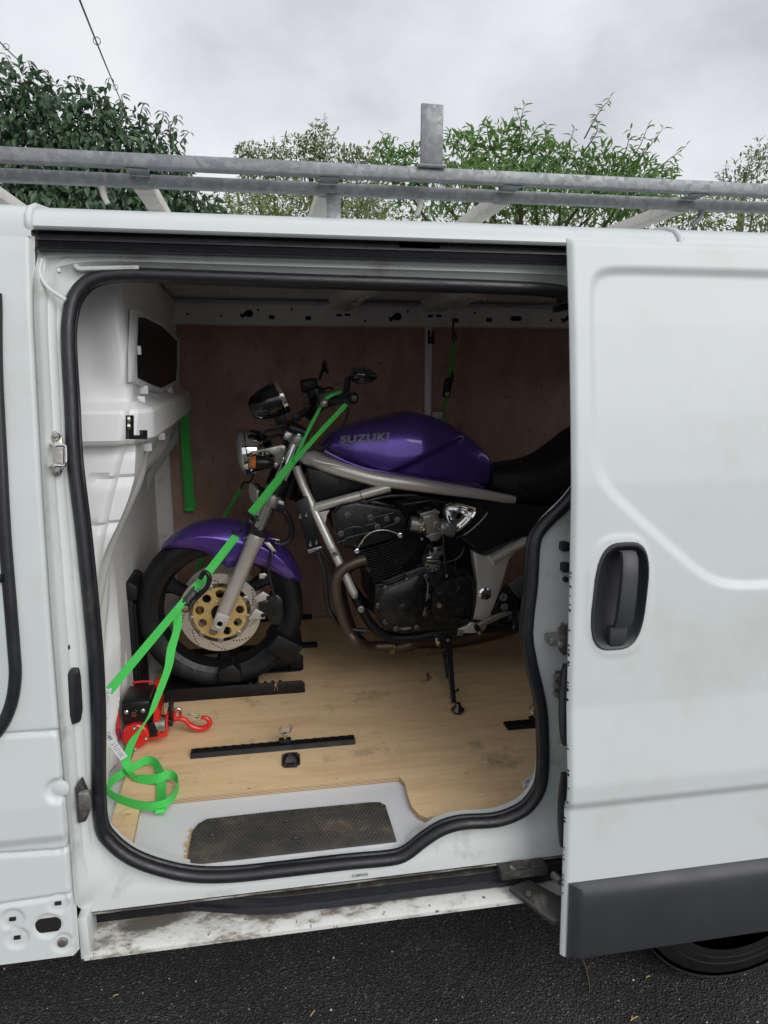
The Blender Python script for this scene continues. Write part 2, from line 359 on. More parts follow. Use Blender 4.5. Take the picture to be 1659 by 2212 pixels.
def hit(th):                                      # rim of the opening and rim of the frame in direction th
    d = V((math.cos(th), 0, math.sin(th))); best = None
    for i in range(len(seal)):
        a, b = seal[i], seal[(i + 1) % len(seal)]
        ax, az, bx, bz = a.x - C0.x, a.z - C0.z, b.x - C0.x, b.z - C0.z
        den = (bx - ax) * d.z - (bz - az) * d.x
        if abs(den) < 1e-12: continue
        t = (az * d.x - ax * d.z) / den
        if -1e-6 <= t <= 1 + 1e-6:
            px, pz = ax + (bx - ax) * t, az + (bz - az) * t
            r = px * d.x + pz * d.z
            if r > 0 and (best is None or r > best): best = r
    ro = min([q for q in [((XR0 - C0.x) / d.x if d.x > 1e-9 else 9e9), ((XB - C0.x) / d.x if d.x < -1e-9 else 9e9), ((ZT0 - C0.z) / d.z if d.z > 1e-9 else 9e9), ((ZB0 - C0.z) / d.z if d.z < -1e-9 else 9e9)]])
    return best, ro
ths = sorted(set([2 * math.pi * i / 300 for i in range(300)] + [math.atan2(z - C0.z, x - C0.x) % (2 * math.pi) for x in (XB, XR0) for z in (ZB0, ZT0)]))
FR = [(0, 0), (.03, .018), (.09, .030), (.20, .034), (.26, .046), (.46, .050), (.54, .060), (.80, .062), (.90, .056), (.985, .055), (.99, .075), (.985, .11)]
rings = []
for f, dy in FR:
    ring = []
    for th in ths:
        ri, ro = hit(th); r = lerp(ro, ri, f); x = C0.x + r * math.cos(th); z = C0.z + r * math.sin(th)
        xo, zo = C0.x + ro * math.cos(th), C0.z + ro * math.sin(th)
        top = sst(1.80, 1.905, zo); bot = sst(.60, .505, zo)
        k = max(top, bot); base = .036 * top + .058 * bot
        d = lerp(dy, max(dy, base) if f < .9 else dy, k)
        if top > .5 and .3 < f < .62: d -= .012
        ring.append((x, ys(z) + d, z))
    rings.append(ring)
g.loft(rings, cap0=False, cap1=False)
frame = g.build('door_frame', MT['jamb'], van, 50)
# corner pressings, grommets and scars on the frame
g = G(); g.tube(spline([US(*p, lambda z: ys(z) + .03) for p in [(90, 560), (86, 590), (104, 622), (142, 648)]], 5), .004, 8); g.build('seam_sealer', MT['jamb'], frame)
g = G(); g.tube(spline([US(*p, lambda z: ys(z) + .045) for p in [(126, 588), (128, 572), (142, 563), (158, 566), (170, 580), (200, 580), (300, 578)]], 5), .005, 8); g.build('corner_pressing', MT['jamb'], frame)
g = G(); g.tube(seal, .0138, 12, closed=True); sl_o = g.build('door_seal', MT['rubber'], van, 60)
g = G(); g.tube([p + V((.0, .014, 0)) + (V((.2, 0, 1.2)) - V((p.x, 0, p.z))).normalized() * .009 for p in seal], .007, 6, closed=True); g.build('seal_lip', MT['rubber'], sl_o, 60)

# cab-side outer skin with its pressed seams
def capsule_sd(x, z, ax, az, bx, bz):
    px, pz, dx, dz = x - ax, z - az, bx - ax, bz - az; t = max(0, min(1, (px * dx + pz * dz) / (dx * dx + dz * dz + 1e-12)))
    return math.hypot(px - dx * t, pz - dz * t)
def PX(x, y): p = US(x, y, ys); return (p.x, p.z)
seams = []
for line in ([(-60, 1592), (118, 1581), (128, 1586), (133, 1600), (150, 1822), (146, 1832), (130, 1836), (-60, 1848)], [(-60, 1963), (150, 1931)]):
    P = [PX(*q) for q in line]; seams += [(P[i], P[i + 1]) for i in range(len(P) - 1)]
dimples = [(PX(28, 1984), .022), (PX(126, 1950), .020), (PX(38, 2024), .022), (PX(136, 2034), .020), (PX(105, 1998), .026)]
btn = PX(128, 1704)
CR = [(.3, -.022), (.72, -.022), (.735, -.030), (.775, -.030), (.95, 0.0), (2, 0)]
def skin_y(x, z):
    y = ys(z) + interp(z, [(.3, -.004), (.715, -.004), (.735, -.012), (.80, -.012), (.96, 0), (2, 0)])
    for a, b in seams:
        d = capsule_sd(x, z, a[0], a[1], b[0], b[1]); y += .006 * math.exp(-(d / .0042) ** 2)
    for (cx, cz), r in dimples:
        d = math.hypot(x - cx, z - cz); y += .004 * sst(r + .004, r - .003, d)
    d = math.hypot(x - btn[0], z - btn[1]); y += .008 * sst(.03, .018, d)
    return y + .016 * sst(XB - .012, XB, x) ** 2
xs = [-1.0 + .02 * i for i in range(21)] + [-.58 + .0036 * i for i in range(1, 45)] + [XB]
ZP = U(90, 2084, ys(.43) - .016).z
zs = list(np.linspace(ZP, 1.02, 144)) + [1.03 + .015 * i for i in range(60)] + [1.925]
zs = sorted(z for z in zs if z <= 1.925)
g = G(); g.grid(lambda x, z: (x, skin_y(x, z), z), xs, zs)
g.grid(lambda x, t: (x, lerp(skin_y(x, ZP), .06, t), ZP - .012 * math.sin(t * 3.14)), xs[::3] + [XB], [0, .2, .5, 1])
side = g.build('side_panel', MT['paint'], van, 60)
for (cx, cz), r in dimples[:3]:
    g = G(); y = skin_y(cx, cz) - .001; g.tube([(cx - .006, y, cz), (cx + .006, y, cz)], .0042, 8); g.build('clip_slot', MT['hole'], side)
(cx, cz), r = dimples[4]; y = skin_y(cx, cz)
g = G(); ring = [(cx + (.0125 if math.cos(a) > 0 else -.0125) + .015 * math.cos(a), y - .0015, cz + .0165 * math.sin(a)) for a in np.linspace(0, 6.283, 28, endpoint=False)]
g.prism(ring, (0, .03, 0)); g.build('access_hole', MT['hole'], side)
(cx, cz), r = dimples[3]; g = G(); g.lathe([(0, .0), (.009, .0), (.011, .004), (.011, .012)], (cx, skin_y(cx, cz) - .006, cz), (0, 1, 0), 20); g.build('clip', MT['alloy'], side)
g = G(); g.lathe([(0, .003), (.012, .0035), (.017, .006), (.0175, .012)], (btn[0] + .003, skin_y(*btn) - .006, btn[1]), (0, 1, 0), 24); g.build('door_stop', MT['paint'], side)
# cab door window and its black surround (left edge of the view)
cs = spline([US(*p, lambda z: ys(z) - .004) for p in [(-9, 640), (-8, 800), (2, 1000), (10, 1150), (22, 1300), (30, 1400), (33, 1460), (24, 1520), (0, 1572), (-40, 1610), (-110, 1640), (-230, 1650), (-420, 1640)]] + [(-.93, ys(1.05), 1.02), (-.965, ys(1.2), 1.12), (-.97, ys(1.6), 1.5), (-.94, ys(1.80), 1.79), (-.85, ys(1.84), 1.835), (-.62, ys(1.84), 1.84), (-.50, ys(1.80), 1.81)], 5)
g = G(); g.tube(cs, .0125, 10, flat=.8, closed=True)
cw = g.build('window_seal', MT['rubber'], van, 60)
def span(z):
    X = [p.x + (q.x - p.x) * (z - p.z) / (q.z - p.z) for p, q in zip(cs, cs[1:] + cs[:1]) if (p.z - z) * (q.z - z) < 0]
    return (min(X), max(X)) if X else (-.7, -.7)
g = G(); g.grid(lambda z, t: (lerp(span(z)[0], span(z)[1], t), ys(z) - .0065, z), np.linspace(min(p.z for p in cs) + .002, max(p.z for p in cs) - .002, 60), [0, .25, .5, .75, 1])
g.build('window_glass', MT['skyglass'], cw, 60)
g = G(); p = US(2, 1245, ys); g.obox((p.x - .02, p.y - .012, p.z), (.028, 0, 0), (0, .006, 0), (0, 0, .0075)); g.build('door_check', MT['black'], cw, bevel=.002)

# front end and rear end of the body, roof
def roofprof(k=1.0):                              # from the side track over the roof to the far side
    P = [(.150, 1.934), (.128, 1.936), (.123, 1.943), (.128, 1.960), (.145, 1.975), (.18, 1.987), (.26, 1.996), (.5, 2.012), (.9, 2.02)]
    return P + [(1.8 - y, z) for y, z in P[-2::-1]]
RP = roofprof()
g = G(); g.loft([[(x, y, z) for y, z in RP] for x in (XB + .001, .3, .93)], closed=False)
g.loft([[(x, y - (.004 if y < .5 else 0), z + .001) for y, z in RP] for x in (.945, 1.6, 2.35)], closed=False)
RPF = [(ys(1.925) - .001, 1.922), (ys(1.925) + .001, 1.945), (.128, 1.962)] + [(y - (.006 if y < .9 else -.006), z + .002) for y, z in RP[4:]]
g.loft([[(x, y, z) for y, z in RPF] for x in (-1.6, -1.0, XB - .014, XB - .002)], closed=False)
roof = g.build('roof', MT['paint'], van, 50)
for x0 in (XB - .006, .938):
    g = G(); g.tube([(x0, y + (-.001 if y < .9 else .001), z + .001) for y, z in RP[1:-1]], .0075, 8); g.build('roof_seam', MT['paint'], roof, 60)
# far side, rear doors, rear quarter, nose
g = G()
g.grid(lambda x, z: (x, 1.8 - ys(z) - .0, z), [-1.6, -.4, 1, 2.35], [.4, .7, 1.0, 1.44, 1.76, 1.93]); g.build('far_side_panel', MT['paint'], van)
g = G(); g.prism([(2.35, ys(z) + .004, z) for z in (.4, .98, 1.44, 1.9)] + [(2.35, 1.78 - ys(z), z) for z in (1.9, 1.44, .98, .4)], (.03, 0, 0)); g.build('rear_door', MT['paint'], van, bevel=.006)
g = G(); g.add(*(lambda q: (q, [tuple(range(len(q)))]))([(1.36, ys(.40) + .004, .40)] + [(XRW, ys(.5), ZZ) for XRW, ZZ in []] + [(1.36, ys(z) + .004, z) for z in (.98, 1.44, 1.9)] + [(2.35, ys(z) + .004, z) for z in (1.9, 1.44, .98, .40)]))
g.build('rear_quarter', MT['paint'], van)
g = G(); NP = [(-1.6, 1.95), (-1.85, 1.75), (-2.35, 1.12), (-2.75, .98), (-2.92, .75), (-2.94, .35), (-1.0, .35), (-1.0, 1.92)]
g.prism([(x, .10, z) for x, z in NP], (0, 1.6, 0)); g.build('cab', MT['paint'], van, bevel=.03)
for zz in ((1.70, 1.10),):
    g = G(); g.prism([(-1.80, .25, 1.77), (-1.80, 1.55, 1.77), (-2.33, 1.6, 1.13), (-2.33, .2, 1.13)], (-.012, 0, .012)); g.build('windscreen', MT['glass'], van)

# roof edge: black sliding track
g = G(); X0, X1 = XB + .004, 1.75
prof = [(.116, 1.9345), (.138, 1.934), (.138, 1.927), (.122, 1.924), (.120, 1.919), (.140, 1.916), (.142, 1.911), (.128, 1.906), (.130, 1.9015), (.17, 1.9)]
prof = [(.118, 1.9345), (.150, 1.934), (.150, 1.925), (.132, 1.9235), (.130, 1.9185), (.134, 1.917), (.140, 1.908), (.118, 1.903), (.120, 1.900), (.17, 1.8985), (.17, 1.936)]
g.loft([[(x, y, z) for y, z in prof] for x in np.linspace(X0, X1, 5)], closed=True); g.build('door_track', MT['track'], van, 30)

# sill: slot with curved lower track, worn ledge
g = G()
lp = [(.031, .5025), (.036, .494), (.10, .490), (.10, .446), (.075, .440), (.045, .438), (.02, .4345), (.002, .430), (-.005, .425), (-.005, .416), (.003, .411), (.05, .411)]
g.loft([[(x, y, z) for y, z in lp] for x in np.linspace(XB + .012, 1.36, 40)], closed=False)
sill = g.build('sill', MT['worn'], van, 35)
g = G(); g.box((XB + .014, .085, .447), (-.06, .1015, .4885)); g.box((XB + .016, .04, .4885), (.62, .1, .4895)); g.build('slot_painted_shade', MT['hole'], sill)  # black boxes stand in for the shade deep in the slot
g = G(); g.loft([[(XB + .004, y, z) for y, z in lp] + [(XB + .004, .06, .42), (XB + .004, .06, .49)], [(XB + .012, y, z) for y, z in lp] + [(XB + .012, .06, .42), (XB + .012, .06, .49)]]); g.build('sill_end', MT['jamb'], sill)
g = G(); g.box((XB - .003, -.004, .418), (XB + .017, .07, .52)); g.build('sill_corner', MT['jamb'], sill, bevel=.003)
tr = spline([(-.31, .092, .462), (-.22, .086, .460), (-.14, .066, .459), (-.06, .046, .459), (.04, .036, .459), (.3, .034, .459), (.6, .033, .459), (1.0, .033, .459)], 8)
g = G()
g.loft([[(p.x, p.y - .006, .441), (p.x, p.y + .022, .441), (p.x, p.y + .022, .452), (p.x, p.y + .004, .455), (p.x, p.y + .004, .468), (p.x, p.y + .028, .471), (p.x, p.y + .028, .480), (p.x, p.y - .004, .480), (p.x, p.y - .004, .470), (p.x, p.y + .001, .467), (p.x, p.y + .001, .456), (p.x, p.y - .006, .452)] for p in tr])
lt = g.build('lower_track', MT['track'], van, 30)
g = G(); g.loft([[(p.x, p.y - .002, .4805), (p.x, p.y + .045, .4805), (p.x, p.y + .045, .4845), (p.x, p.y - .002, .4845)] for p in tr]); g.build('track_cover', MT['grease'], lt, 30)
STAMP = (U(778, 1893, .03), )
# roller carrier and hinge arm of the sliding door
g = G(); a = US(1115, 1888, lambda z: .02); b = US(1200, 1880, lambda z: -.01)
g.obox((.585, .020, .492), (.058, 0, 0), (0, .022, 0), (0, 0, .011)); g.obox((.572, .012, .507), (.016, 0, 0), (0, .012, 0), (0, 0, .004)); g.obox((.617, .010, .506), (.017, 0, 0), (0, .011, 0), (0, 0, .004))
arm = g.build('roller_arm', MT['grease'], van, bevel=.003)
g = G(); g.prism([(.545, .0, .463), (.60, .01, .468), (.70, -.075, .445), (.70, -.105, .430), (.62, -.085, .432)], (0, 0, -.014)); g.build('hinge_arm', MT['grease'], arm, bevel=.003)
g = G(); g.lathe([(0, 0), (.009, 0), (.009, .03), (0, .03)], (.655, -.005, .483), (.2, -.9, .1), 14); g.lathe([(0, 0), (.008, 0), (.008, .006), (0, .006)], (.557, .006, .5035), (0, 0, 1), 14); g.lathe([(0, 0), (.007, 0), (.007, .005), (0, .005)], (.583, -.03, .4605), (0, 0, 1), 12); g.build('pivot_bolt', MT['alloy'], arm)
p = U(1097, 1853, .047); g = G(); g.obox(p, (.0085, 0, 0), (0, .004, 0), (0, 0, .014)); g.lathe([(.004, 0), (.004, -.006), (0, -.006)], p + V((0, -.004, .004)), (0, 1, 0), 10); g.build('stop_bracket', MT['black'], van, bevel=.002)

# body hardware on the pillars
def on(px, py, d): return US(px, py, lambda z: ys(z) + d)
g = G(); P = [on(*q, .044) for q in [(107, 936), (120, 930), (136, 945), (139, 1010), (132, 1026), (112, 1030), (104, 1012)]]; g.prism(P, (0, -.006, 0)); st = g.build('latch_striker', MT['steelplate'], van, bevel=.0015)
g = G(); g.tube(spline([on(112, 955, .036), on(118, 962, .012), on(140, 962, .008), on(143, 975, .008), on(143, 1000, .008), on(138, 1006, .010), on(116, 1005, .012), on(110, 1008, .036)], 4), .0035, 8); g.build('striker_loop', MT['chrome'], st)
for q in ((122, 943), (124, 1018)): G().lathe([(.008, 0), (.007, -.006), (0, -.007)], on(*q, .036), (0, 1, 0), 14).build('striker_bolt', MT['steelplate'], st)
g = G(); g.lathe([(.009, .004), (.009, -.002), (.006, -.005), (0, -.005)], on(142, 1398, .047), (0, 1, 0), 16); g.build('rubber_plug', MT['rubber'], van)
g = G(); P = [on(*q, .044) for q in [(148, 1452), (156, 1440), (172, 1440), (176, 1460), (180, 1530), (176, 1555), (158, 1562), (152, 1540)]]; g.prism(P, (0, -.012, 0)); pl = g.build('contact_block', MT['rubber'], van, bevel=.004)
g = G(); g.prism([on(*q, .0315) for q in [(164, 1456), (168, 1452), (174, 1530), (166, 1545)]], (0, -.003, 0)); g.build('contact_slot', MT['hole'], pl)
g = G(); P = [on(*q, .044) for q in [(166, 1692), (180, 1674), (186, 1690), (196, 1712), (199, 1740), (190, 1764), (172, 1768)]]; g.prism(P, (0, -.02, 0)); gd = g.build('guide_bracket', MT['grease'], van, bevel=.004)
g = G(); g.obox(on(184, 1728, .015), (.011, 0, 0), (0, .008, 0), (0, 0, .020)); g.build('guide_jaw', MT['alloy'], gd, bevel=.003)
# hardware on the rear pillar
def onr(px, py, d=.05): return US(px, py, lambda z: ys(z) + d)
g = G(); g.prism([onr(*q, .052) for q in [(1203, 1352), (1212, 1344), (1228, 1350), (1228, 1412), (1215, 1415), (1205, 1400)]], (0, -.005, 0)); s2 = g.build('latch_striker', MT['steelplate'], van, bevel=.0015)
p = onr(1200, 1380, .03); g = G(); g.obox(p, (.020, 0, 0), (0, .018, 0), (0, 0, .010)); g.lathe([(.009, 0), (.009, -.008), (0, -.009)], p + V((.004, -.018, -.006)), (0, 1, 0), 14); g.build('striker_post', MT['alloy'], s2, bevel=.003)
g = G(); c = onr(1212, 1480, .03); g.obox(c, (.010, 0, 0), (0, .016, 0), (0, 0, .030)); cb = g.build('contact_plug', MT['plastic'], van, bevel=.002)
for q in (1462, 1481, 1499):
    g = G(); p = onr(1203, q, .022); g.obox(p, (.008, 0, 0), (0, .007, 0), (0, 0, .0055)); g.build('contact_pin', MT['alloy'], cb, bevel=.002)
g = G(); g.lathe([(.007, .004), (.006, -.003), (0, -.004)], onr(1222, 1252, .052), (0, 1, 0), 14)
g.build('rubber_plug', MT['rubber'], van)
for q in ((1215, 1180), (1217, 1225)):
    g = G(); g.obox(onr(q[0] + 4, q[1], .044), (.010, 0, 0), (0, .012, 0), (0, 0, .011)); g.build('buffer_block', MT['rubber'], van, bevel=.005)

# ---------------------------------------------------------------- sliding door
YD = [(.36, -.120), (.558, -.112), (.74, -.101), (.778, -.100), (.988, -.084), (1.242, -.068), (1.436, -.052), (1.577, -.032), (1.763, -.002), (1.935, .032), (1.96, .038)]
def yd(z): return interp(z, YD)
XD0, XD1 = .632, 1.86
def DP(px, py): p = US(px, py, yd); return (p.x, p.z)
q1, q2, q3, q4 = DP(1345, 578), DP(1276, 800), DP(1310, 1062), DP(1530, 1262)
ztop, xl, zb_ = q1[1], q2[0] + .002, DP(1600, 1272)[1]
dn = V((-(q4[1] - q3[1]), 0, q4[0] - q3[0])).normalized()
def smin(vals, k): 
    return -k * math.log(sum(math.exp(-v / k) for v in vals))
zg = DP(1240, 1738)[1]
def door_y(x, z):
    y = yd(z)
    d = smin([ztop - z, x - xl, z - zb_, (x - q3[0]) * dn.x + (z - q3[1]) * dn.z, XD1 - .12 - x], .020)
    y += .010 * sst(-.004, .014, d)
    y += interp(z, [(.3, 0), (zg - .012, 0), (zg + .008, -.012), (zg + .05, -.013), (.955, .001), (1.0, 0), (2, 0)])
    hx, hz = x - HC.x, z - HC.z; dh = (abs(hx) / .072) ** 3 + (abs(hz) / .128) ** 3
    y -= .0025 * sst(1.18, .98, dh)
    d2 = (abs(hx - .010 * hz / .128) / .058) ** 3.2 + (abs(hz) / .111) ** 3.2; y += .05 * sst(1.0, .86, d2)
    return y
HC = US(1338, 1288, yd)
xs = sorted(set([XD0 + .0055 * i for i in range(int((XD1 - XD0) / .0055) + 1)] + [XD1]))
ZD0, ZD1 = .363, 1.937
zs = list(np.linspace(ZD0, ZD1, 260))
def rnd(x, z):                                    # folded edge of the skin
    e = min(x - XD0, ZD1 - z, XD1 - x); return .010 * max(0, 1 - e / .010) ** 2
g = G(); g.grid(lambda x, z: (x, door_y(x, z) + rnd(x, z), z), xs, zs)
edge = [(XD0, door_y(XD0, z) + .010, z) for z in zs]
g.loft([edge, [(XD0 + .004, y + .012, z) for x, y, z in edge], [(XD0 + .030, y + .014, z) for x, y, z in edge], [(XD0 + .034, y + .05, z) for x, y, z in edge], [(XD1, y + .05, z) for x, y, z in edge]], closed=False)
g.add([(XD0 + .002, yd(ZD1) + .010, ZD1), (XD1, yd(ZD1) + .010, ZD1), (XD1, yd(ZD1) + .06, ZD1), (XD0 + .03, yd(ZD1) + .06, ZD1)], [(0, 1, 2, 3)])
g.add([(XD0 + .002, yd(ZD0) + .010, ZD0), (XD1, yd(ZD0) + .010, ZD0), (XD1, yd(ZD0) + .06, ZD0), (XD0 + .03, yd(ZD0) + .06, ZD0)], [(0, 1, 2, 3)])
door = g.build('sliding_door', MT['paint'], van, 45)
# chips and black rubber along the leading edge
g = G()
for k in range(40):
    z = random.uniform(.5, 1.36); r = random.uniform(.0005, .0012); y = door_y(XD0, z)
    g.obox((XD0 + .0005, y + .008, z), (r * .8, 0, 0), (0, .003, 0), (0, 0, r * random.uniform(.8, 2.5)))
g.build('edge_chips', MT['black'], door, kind='stuff')
for za, zb2, wd in ((1.05, .86, .014), (.80, .62, .010)):
    g = G(); z1, z2 = za, zb2
    g.loft([[(XD0 - wd * math.sin(math.pi * t) ** .5, yd(z) + .016, z), (XD0 + .02, yd(z) + .016, z), (XD0 + .02, yd(z) + .028, z), (XD0 - wd * .8 * math.sin(math.pi * t) ** .5, yd(z) + .028, z)] for t in np.linspace(.02, .98, 14) for z in [lerp(z1, z2, t)]])
    g.build('edge_seal', MT['rubber'], door)
# handle
def sup(a, b, n, k=40): return [(math.copysign(abs(math.cos(t)) ** (2 / n), math.cos(t)) * a, math.copysign(abs(math.sin(t)) ** (2 / n), math.sin(t)) * b) for t in np.linspace(0, 2 * math.pi, k, endpoint=False)]
def hy(z): return yd(z)
g = G(); rings = []
for s, d in ((1.04, .004), (1.03, -.004), (1.0, -.0075), (.965, -.007), (.90, .004), (.80, .022), (.60, .030)):
    rings.append([(HC.x + x * s + .010 * (z / .128), hy(HC.z + z * s) + d, HC.z + z * s) for x, z in sup(.060, .1135, 3.2)])
g.loft(rings, cap0=False); hd = g.build('door_handle', MT['plastic'], door, 50)
g = G(); rings = []
for z, wx, dy in [(.095, .016, .002), (.098, .017, -.012), (.085, .0185, -.022), (.05, .019, -.0275), (0, .0195, -.029), (-.04, .0195, -.027), (-.062, .019, -.020)]:
    zz = HC.z + z; c = HC.x + .006 + .010 * (z / .128)
    rings.append([(c - wx, hy(zz) + dy + .012, zz), (c - wx * .92, hy(zz) + dy + .002, zz), (c - wx * .6, hy(zz) + dy, zz), (c + wx * .6, hy(zz) + dy, zz), (c + wx * .92, hy(zz) + dy + .002, zz), (c + wx, hy(zz) + dy + .012, zz)])
g.loft(rings); g.build('grip', MT['plastic'], hd, 50)
g = G(); cx = HC.x - .004
g.prism([(cx - .019, hy(HC.z - .085) - .0085, HC.z - .0645), (cx + .022, hy(HC.z - .085) - .0085, HC.z - .0645), (cx + .018, hy(HC.z - .085) - .0085, HC.z - .104), (cx + .010, hy(HC.z - .085) - .0085, HC.z - .1085), (cx - .012, hy(HC.z - .085) - .0085, HC.z - .1085), (cx - .018, hy(HC.z - .085) - .0085, HC.z - .103)], (0, .02, 0)); g.build('lock_cover', MT['plastic'], hd, bevel=.003)
# lower rubbing strip
zt_, zl_ = US(1232, 1905, yd).z, ZD0 - .002
xa = XD0 + .010
def tprof(x):
    k = sst(xa, xa + .03, x); o = lerp(.004, .022, k)
    return [(x, yd(zt_) + .004, zt_), (x, yd(zt_) - o * .75, zt_ - .004 - .008 * k), (x, yd(zt_) - o, zt_ - .030), (x, yd(.5) - o * 1.05, .5), (x, yd(.42) - o, .42), (x, yd(zl_) - o * .55, zl_ + .004), (x, yd(zl_) + .006, zl_)]
g = G(); g.loft([tprof(x) for x in [xa, xa + .004, xa + .010, xa + .018, xa + .03, 1.0, 1.4, XD1]], closed=False); g.build('rubbing_strip', MT['plastic'], door, 50)

# ---------------------------------------------------------------- load space
g = G(); g.box((-.46, .09, .535), (2.33, 1.70, .553)); lf = g.build('load_floor', MT['inner'], van)
g = G(); g.prism([V((-.40, .075, .556)), V((.62, .075, .556)), V((.62, .42, .556)), V((-.40, .42, .556))], (0, 0, -.02)); fb = g.build('step_well', MT['floorwhite'], van)
mp_ = [(404, 1872), (409, 1835), (416, 1800), (428, 1784), (448, 1773), (600, 1756), (800, 1737), (822, 1737), (833, 1745), (846, 1785), (862, 1838), (840, 1885), (600, 1910), (420, 1915)]
mpw = [UZ(x, y, .5565) for x, y in mp_]; mpw = [V((p.x, max(p.y, .078), .5565)) for p in mpw]
g = G(); g.prism(mpw, (0, 0, .007)); tm = g.build('step_mat', MT['tread'], fb, bevel=.0025)
g = G(); xa_, xb_ = min(p.x for p in mpw), max(p.x for p in mpw)
def inside(x, y, P):
    c = False
    for i in range(len(P)):
        a, b = P[i], P[i - 1]
        if (a.y > y) != (b.y > y) and x < (b.x - a.x) * (y - a.y) / (b.y - a.y) + a.x: c = not c
    return c
row = 0; yy = .082
while yy < .33:
    xx = xa_ + (row % 2) * .005
    while xx < xb_:
        if all(inside(xx + dx, yy + dy, mpw) for dx in (-.008, .008) for dy in (-.006, .004)):
            b = len(g.v); r = .0030
            g.add([(xx + r * math.cos(t), yy + r * math.sin(t), .5636) for t in np.linspace(0, 6.283, 6, endpoint=False)] + [(xx + r * .5 * math.cos(t), yy + r * .5 * math.sin(t), .5654) for t in np.linspace(0, 6.283, 6, endpoint=False)], [(i, (i + 1) % 6, 6 + (i + 1) % 6, 6 + i) for i in range(6)] + [tuple(range(6, 12))])
        xx += .010
    yy += .0085; row += 1
g.build('tread_studs', MT['tread'], tm, kind='stuff')
for q in ((457, 1776), (460, 1806), (640, 1812), (640, 1757), (826, 1742), (620, 1775)):
    p = UZ(*q, .5645); g = G(); g.lathe([(.0095, -.002), (.009, .001), (.005, .0015), (.003, -.001), (0, -.001)], p, (0, 0, 1), 16); g.build('screw', MT['grease'], tm)
# crumbs of rust beside the mat
g = G()
for k in range(150):
    t = random.random(); q = (lerp(418, 403, t) + random.gauss(-4, 3.5), lerp(1795, 1868, t) + random.gauss(0, 3)); p = UZ(*q, .558); r = random.uniform(.0008, .0024)
    g.sphere(p, (r * 1.4, r, r * .8), 5, 4)
g.build('rust_crumbs', MT['litter'], fb, kind='stuff')
for q, dr in (((857, 1790), .0), ((864, 1815), 0)):
    pass

# bulkhead: moulded white panel behind the cab
YF = .32                                          # the part of the bulkhead that faces the doorway
XC = [(U(px, py, YF).z, U(px, py, YF).x) for px, py in ((188, 1420), (204, 1280), (222, 1180), (240, 1090), (262, 1000), (276, 950), (284, 900), (284, 850), (276, 760), (266, 690), (262, 640))]
def wplane(y): return lerp(-.296, -.325, (y - YF) / (1.6 - YF))
def xc(z): return interp(z, XC)
ZS0, ZS1 = 1.500, 1.588
def band(z): return sst(ZS0 - .004, ZS0 + .008, z) * sst(ZS1 + .016, ZS1 - .012, z)
def bx(y, z):
    hi = wplane(y); lo = lerp(xc(z), interp(y, [(YF, -.40), (.75, -.47), (1.0, -.505), (1.6, -.460)]), sst(YF, .85, y))
    x = lerp(lo, hi, sst(1.20, 1.50, z)) if z < 1.5 else lerp(xc(z), hi, sst(YF, YF + .16, y))
    zl = lerp(ZS0, ZS0 + .02, y)
    x += .046 * band(z) * sst(1.668, 1.655, y) * sst(YF - .02, YF + .1, y)
    f = sst(1.47, 1.36, z) * sst(YF + .02, YF + .16, y)
    s = y - (z - .57) * .75
    for c0, wd, am in ((-.02, .05, .020), (.16, .05, -.016), (.34, .050, .026), (.50, .05, -.020), (.66, .045, .026), (.84, .05, -.020), (1.0, .045, .024), (1.18, .05, -.018), (1.34, .045, .018)):
        s2 = s + .035 * math.sin(6 * z + c0 * 9)
        x += am * f * max(0, 1 - abs((s2 - c0) / wd / 1.5)) ** .8 * (1 + .35 * math.sin(9 * z + c0 * 20))
    return x 
def fy(x, z):                                     # doorway face: its shelf band, step and pressed hollows
    y = YF - .045 * band(z) - .006 * sst(1.475, 1.468, z) + .03 * sst(1.60, 1.66, z) * sst(xc(z) - .02, xc(z) - .10, x)
    for c, r in ((US(219, 1046, lambda z: YF), .030), (US(199, 1148, lambda z: YF), .030)):
        d = math.hypot(x - c.x, (z - c.z) * 1.1) / r; y += .012 * sst(1.0, .6, d) * sst(-.6, .9, (z - c.z) / r)
    return y
zv = list(np.arange(.57, 1.95, .0085)); cols = []
g = G(); rows = []
for z in zv:
    c = xc(z); row = [(x, fy(x, z), z) for x in np.linspace(-.66, c - .02, 22)]
    y1 = fy(c - .02, z)
    for k in range(1, 7): 
        a_ = k / 7 * math.pi / 2; row.append((c - .02 + .02 * math.sin(a_), y1 + .03 * (1 - math.cos(a_)), z))
    row += [(bx(y, z), y + (y1 - YF) * sst(.8, .53, y), z) for y in list(np.arange(YF + .03, 1.66, .0105)) + [1.668]]
    rows.append(row)
g.loft(rows, closed=False); bh = g.build('bulkhead', MT['liner'], van, 22)
for z_ in (1.43, 1.615):
    pass
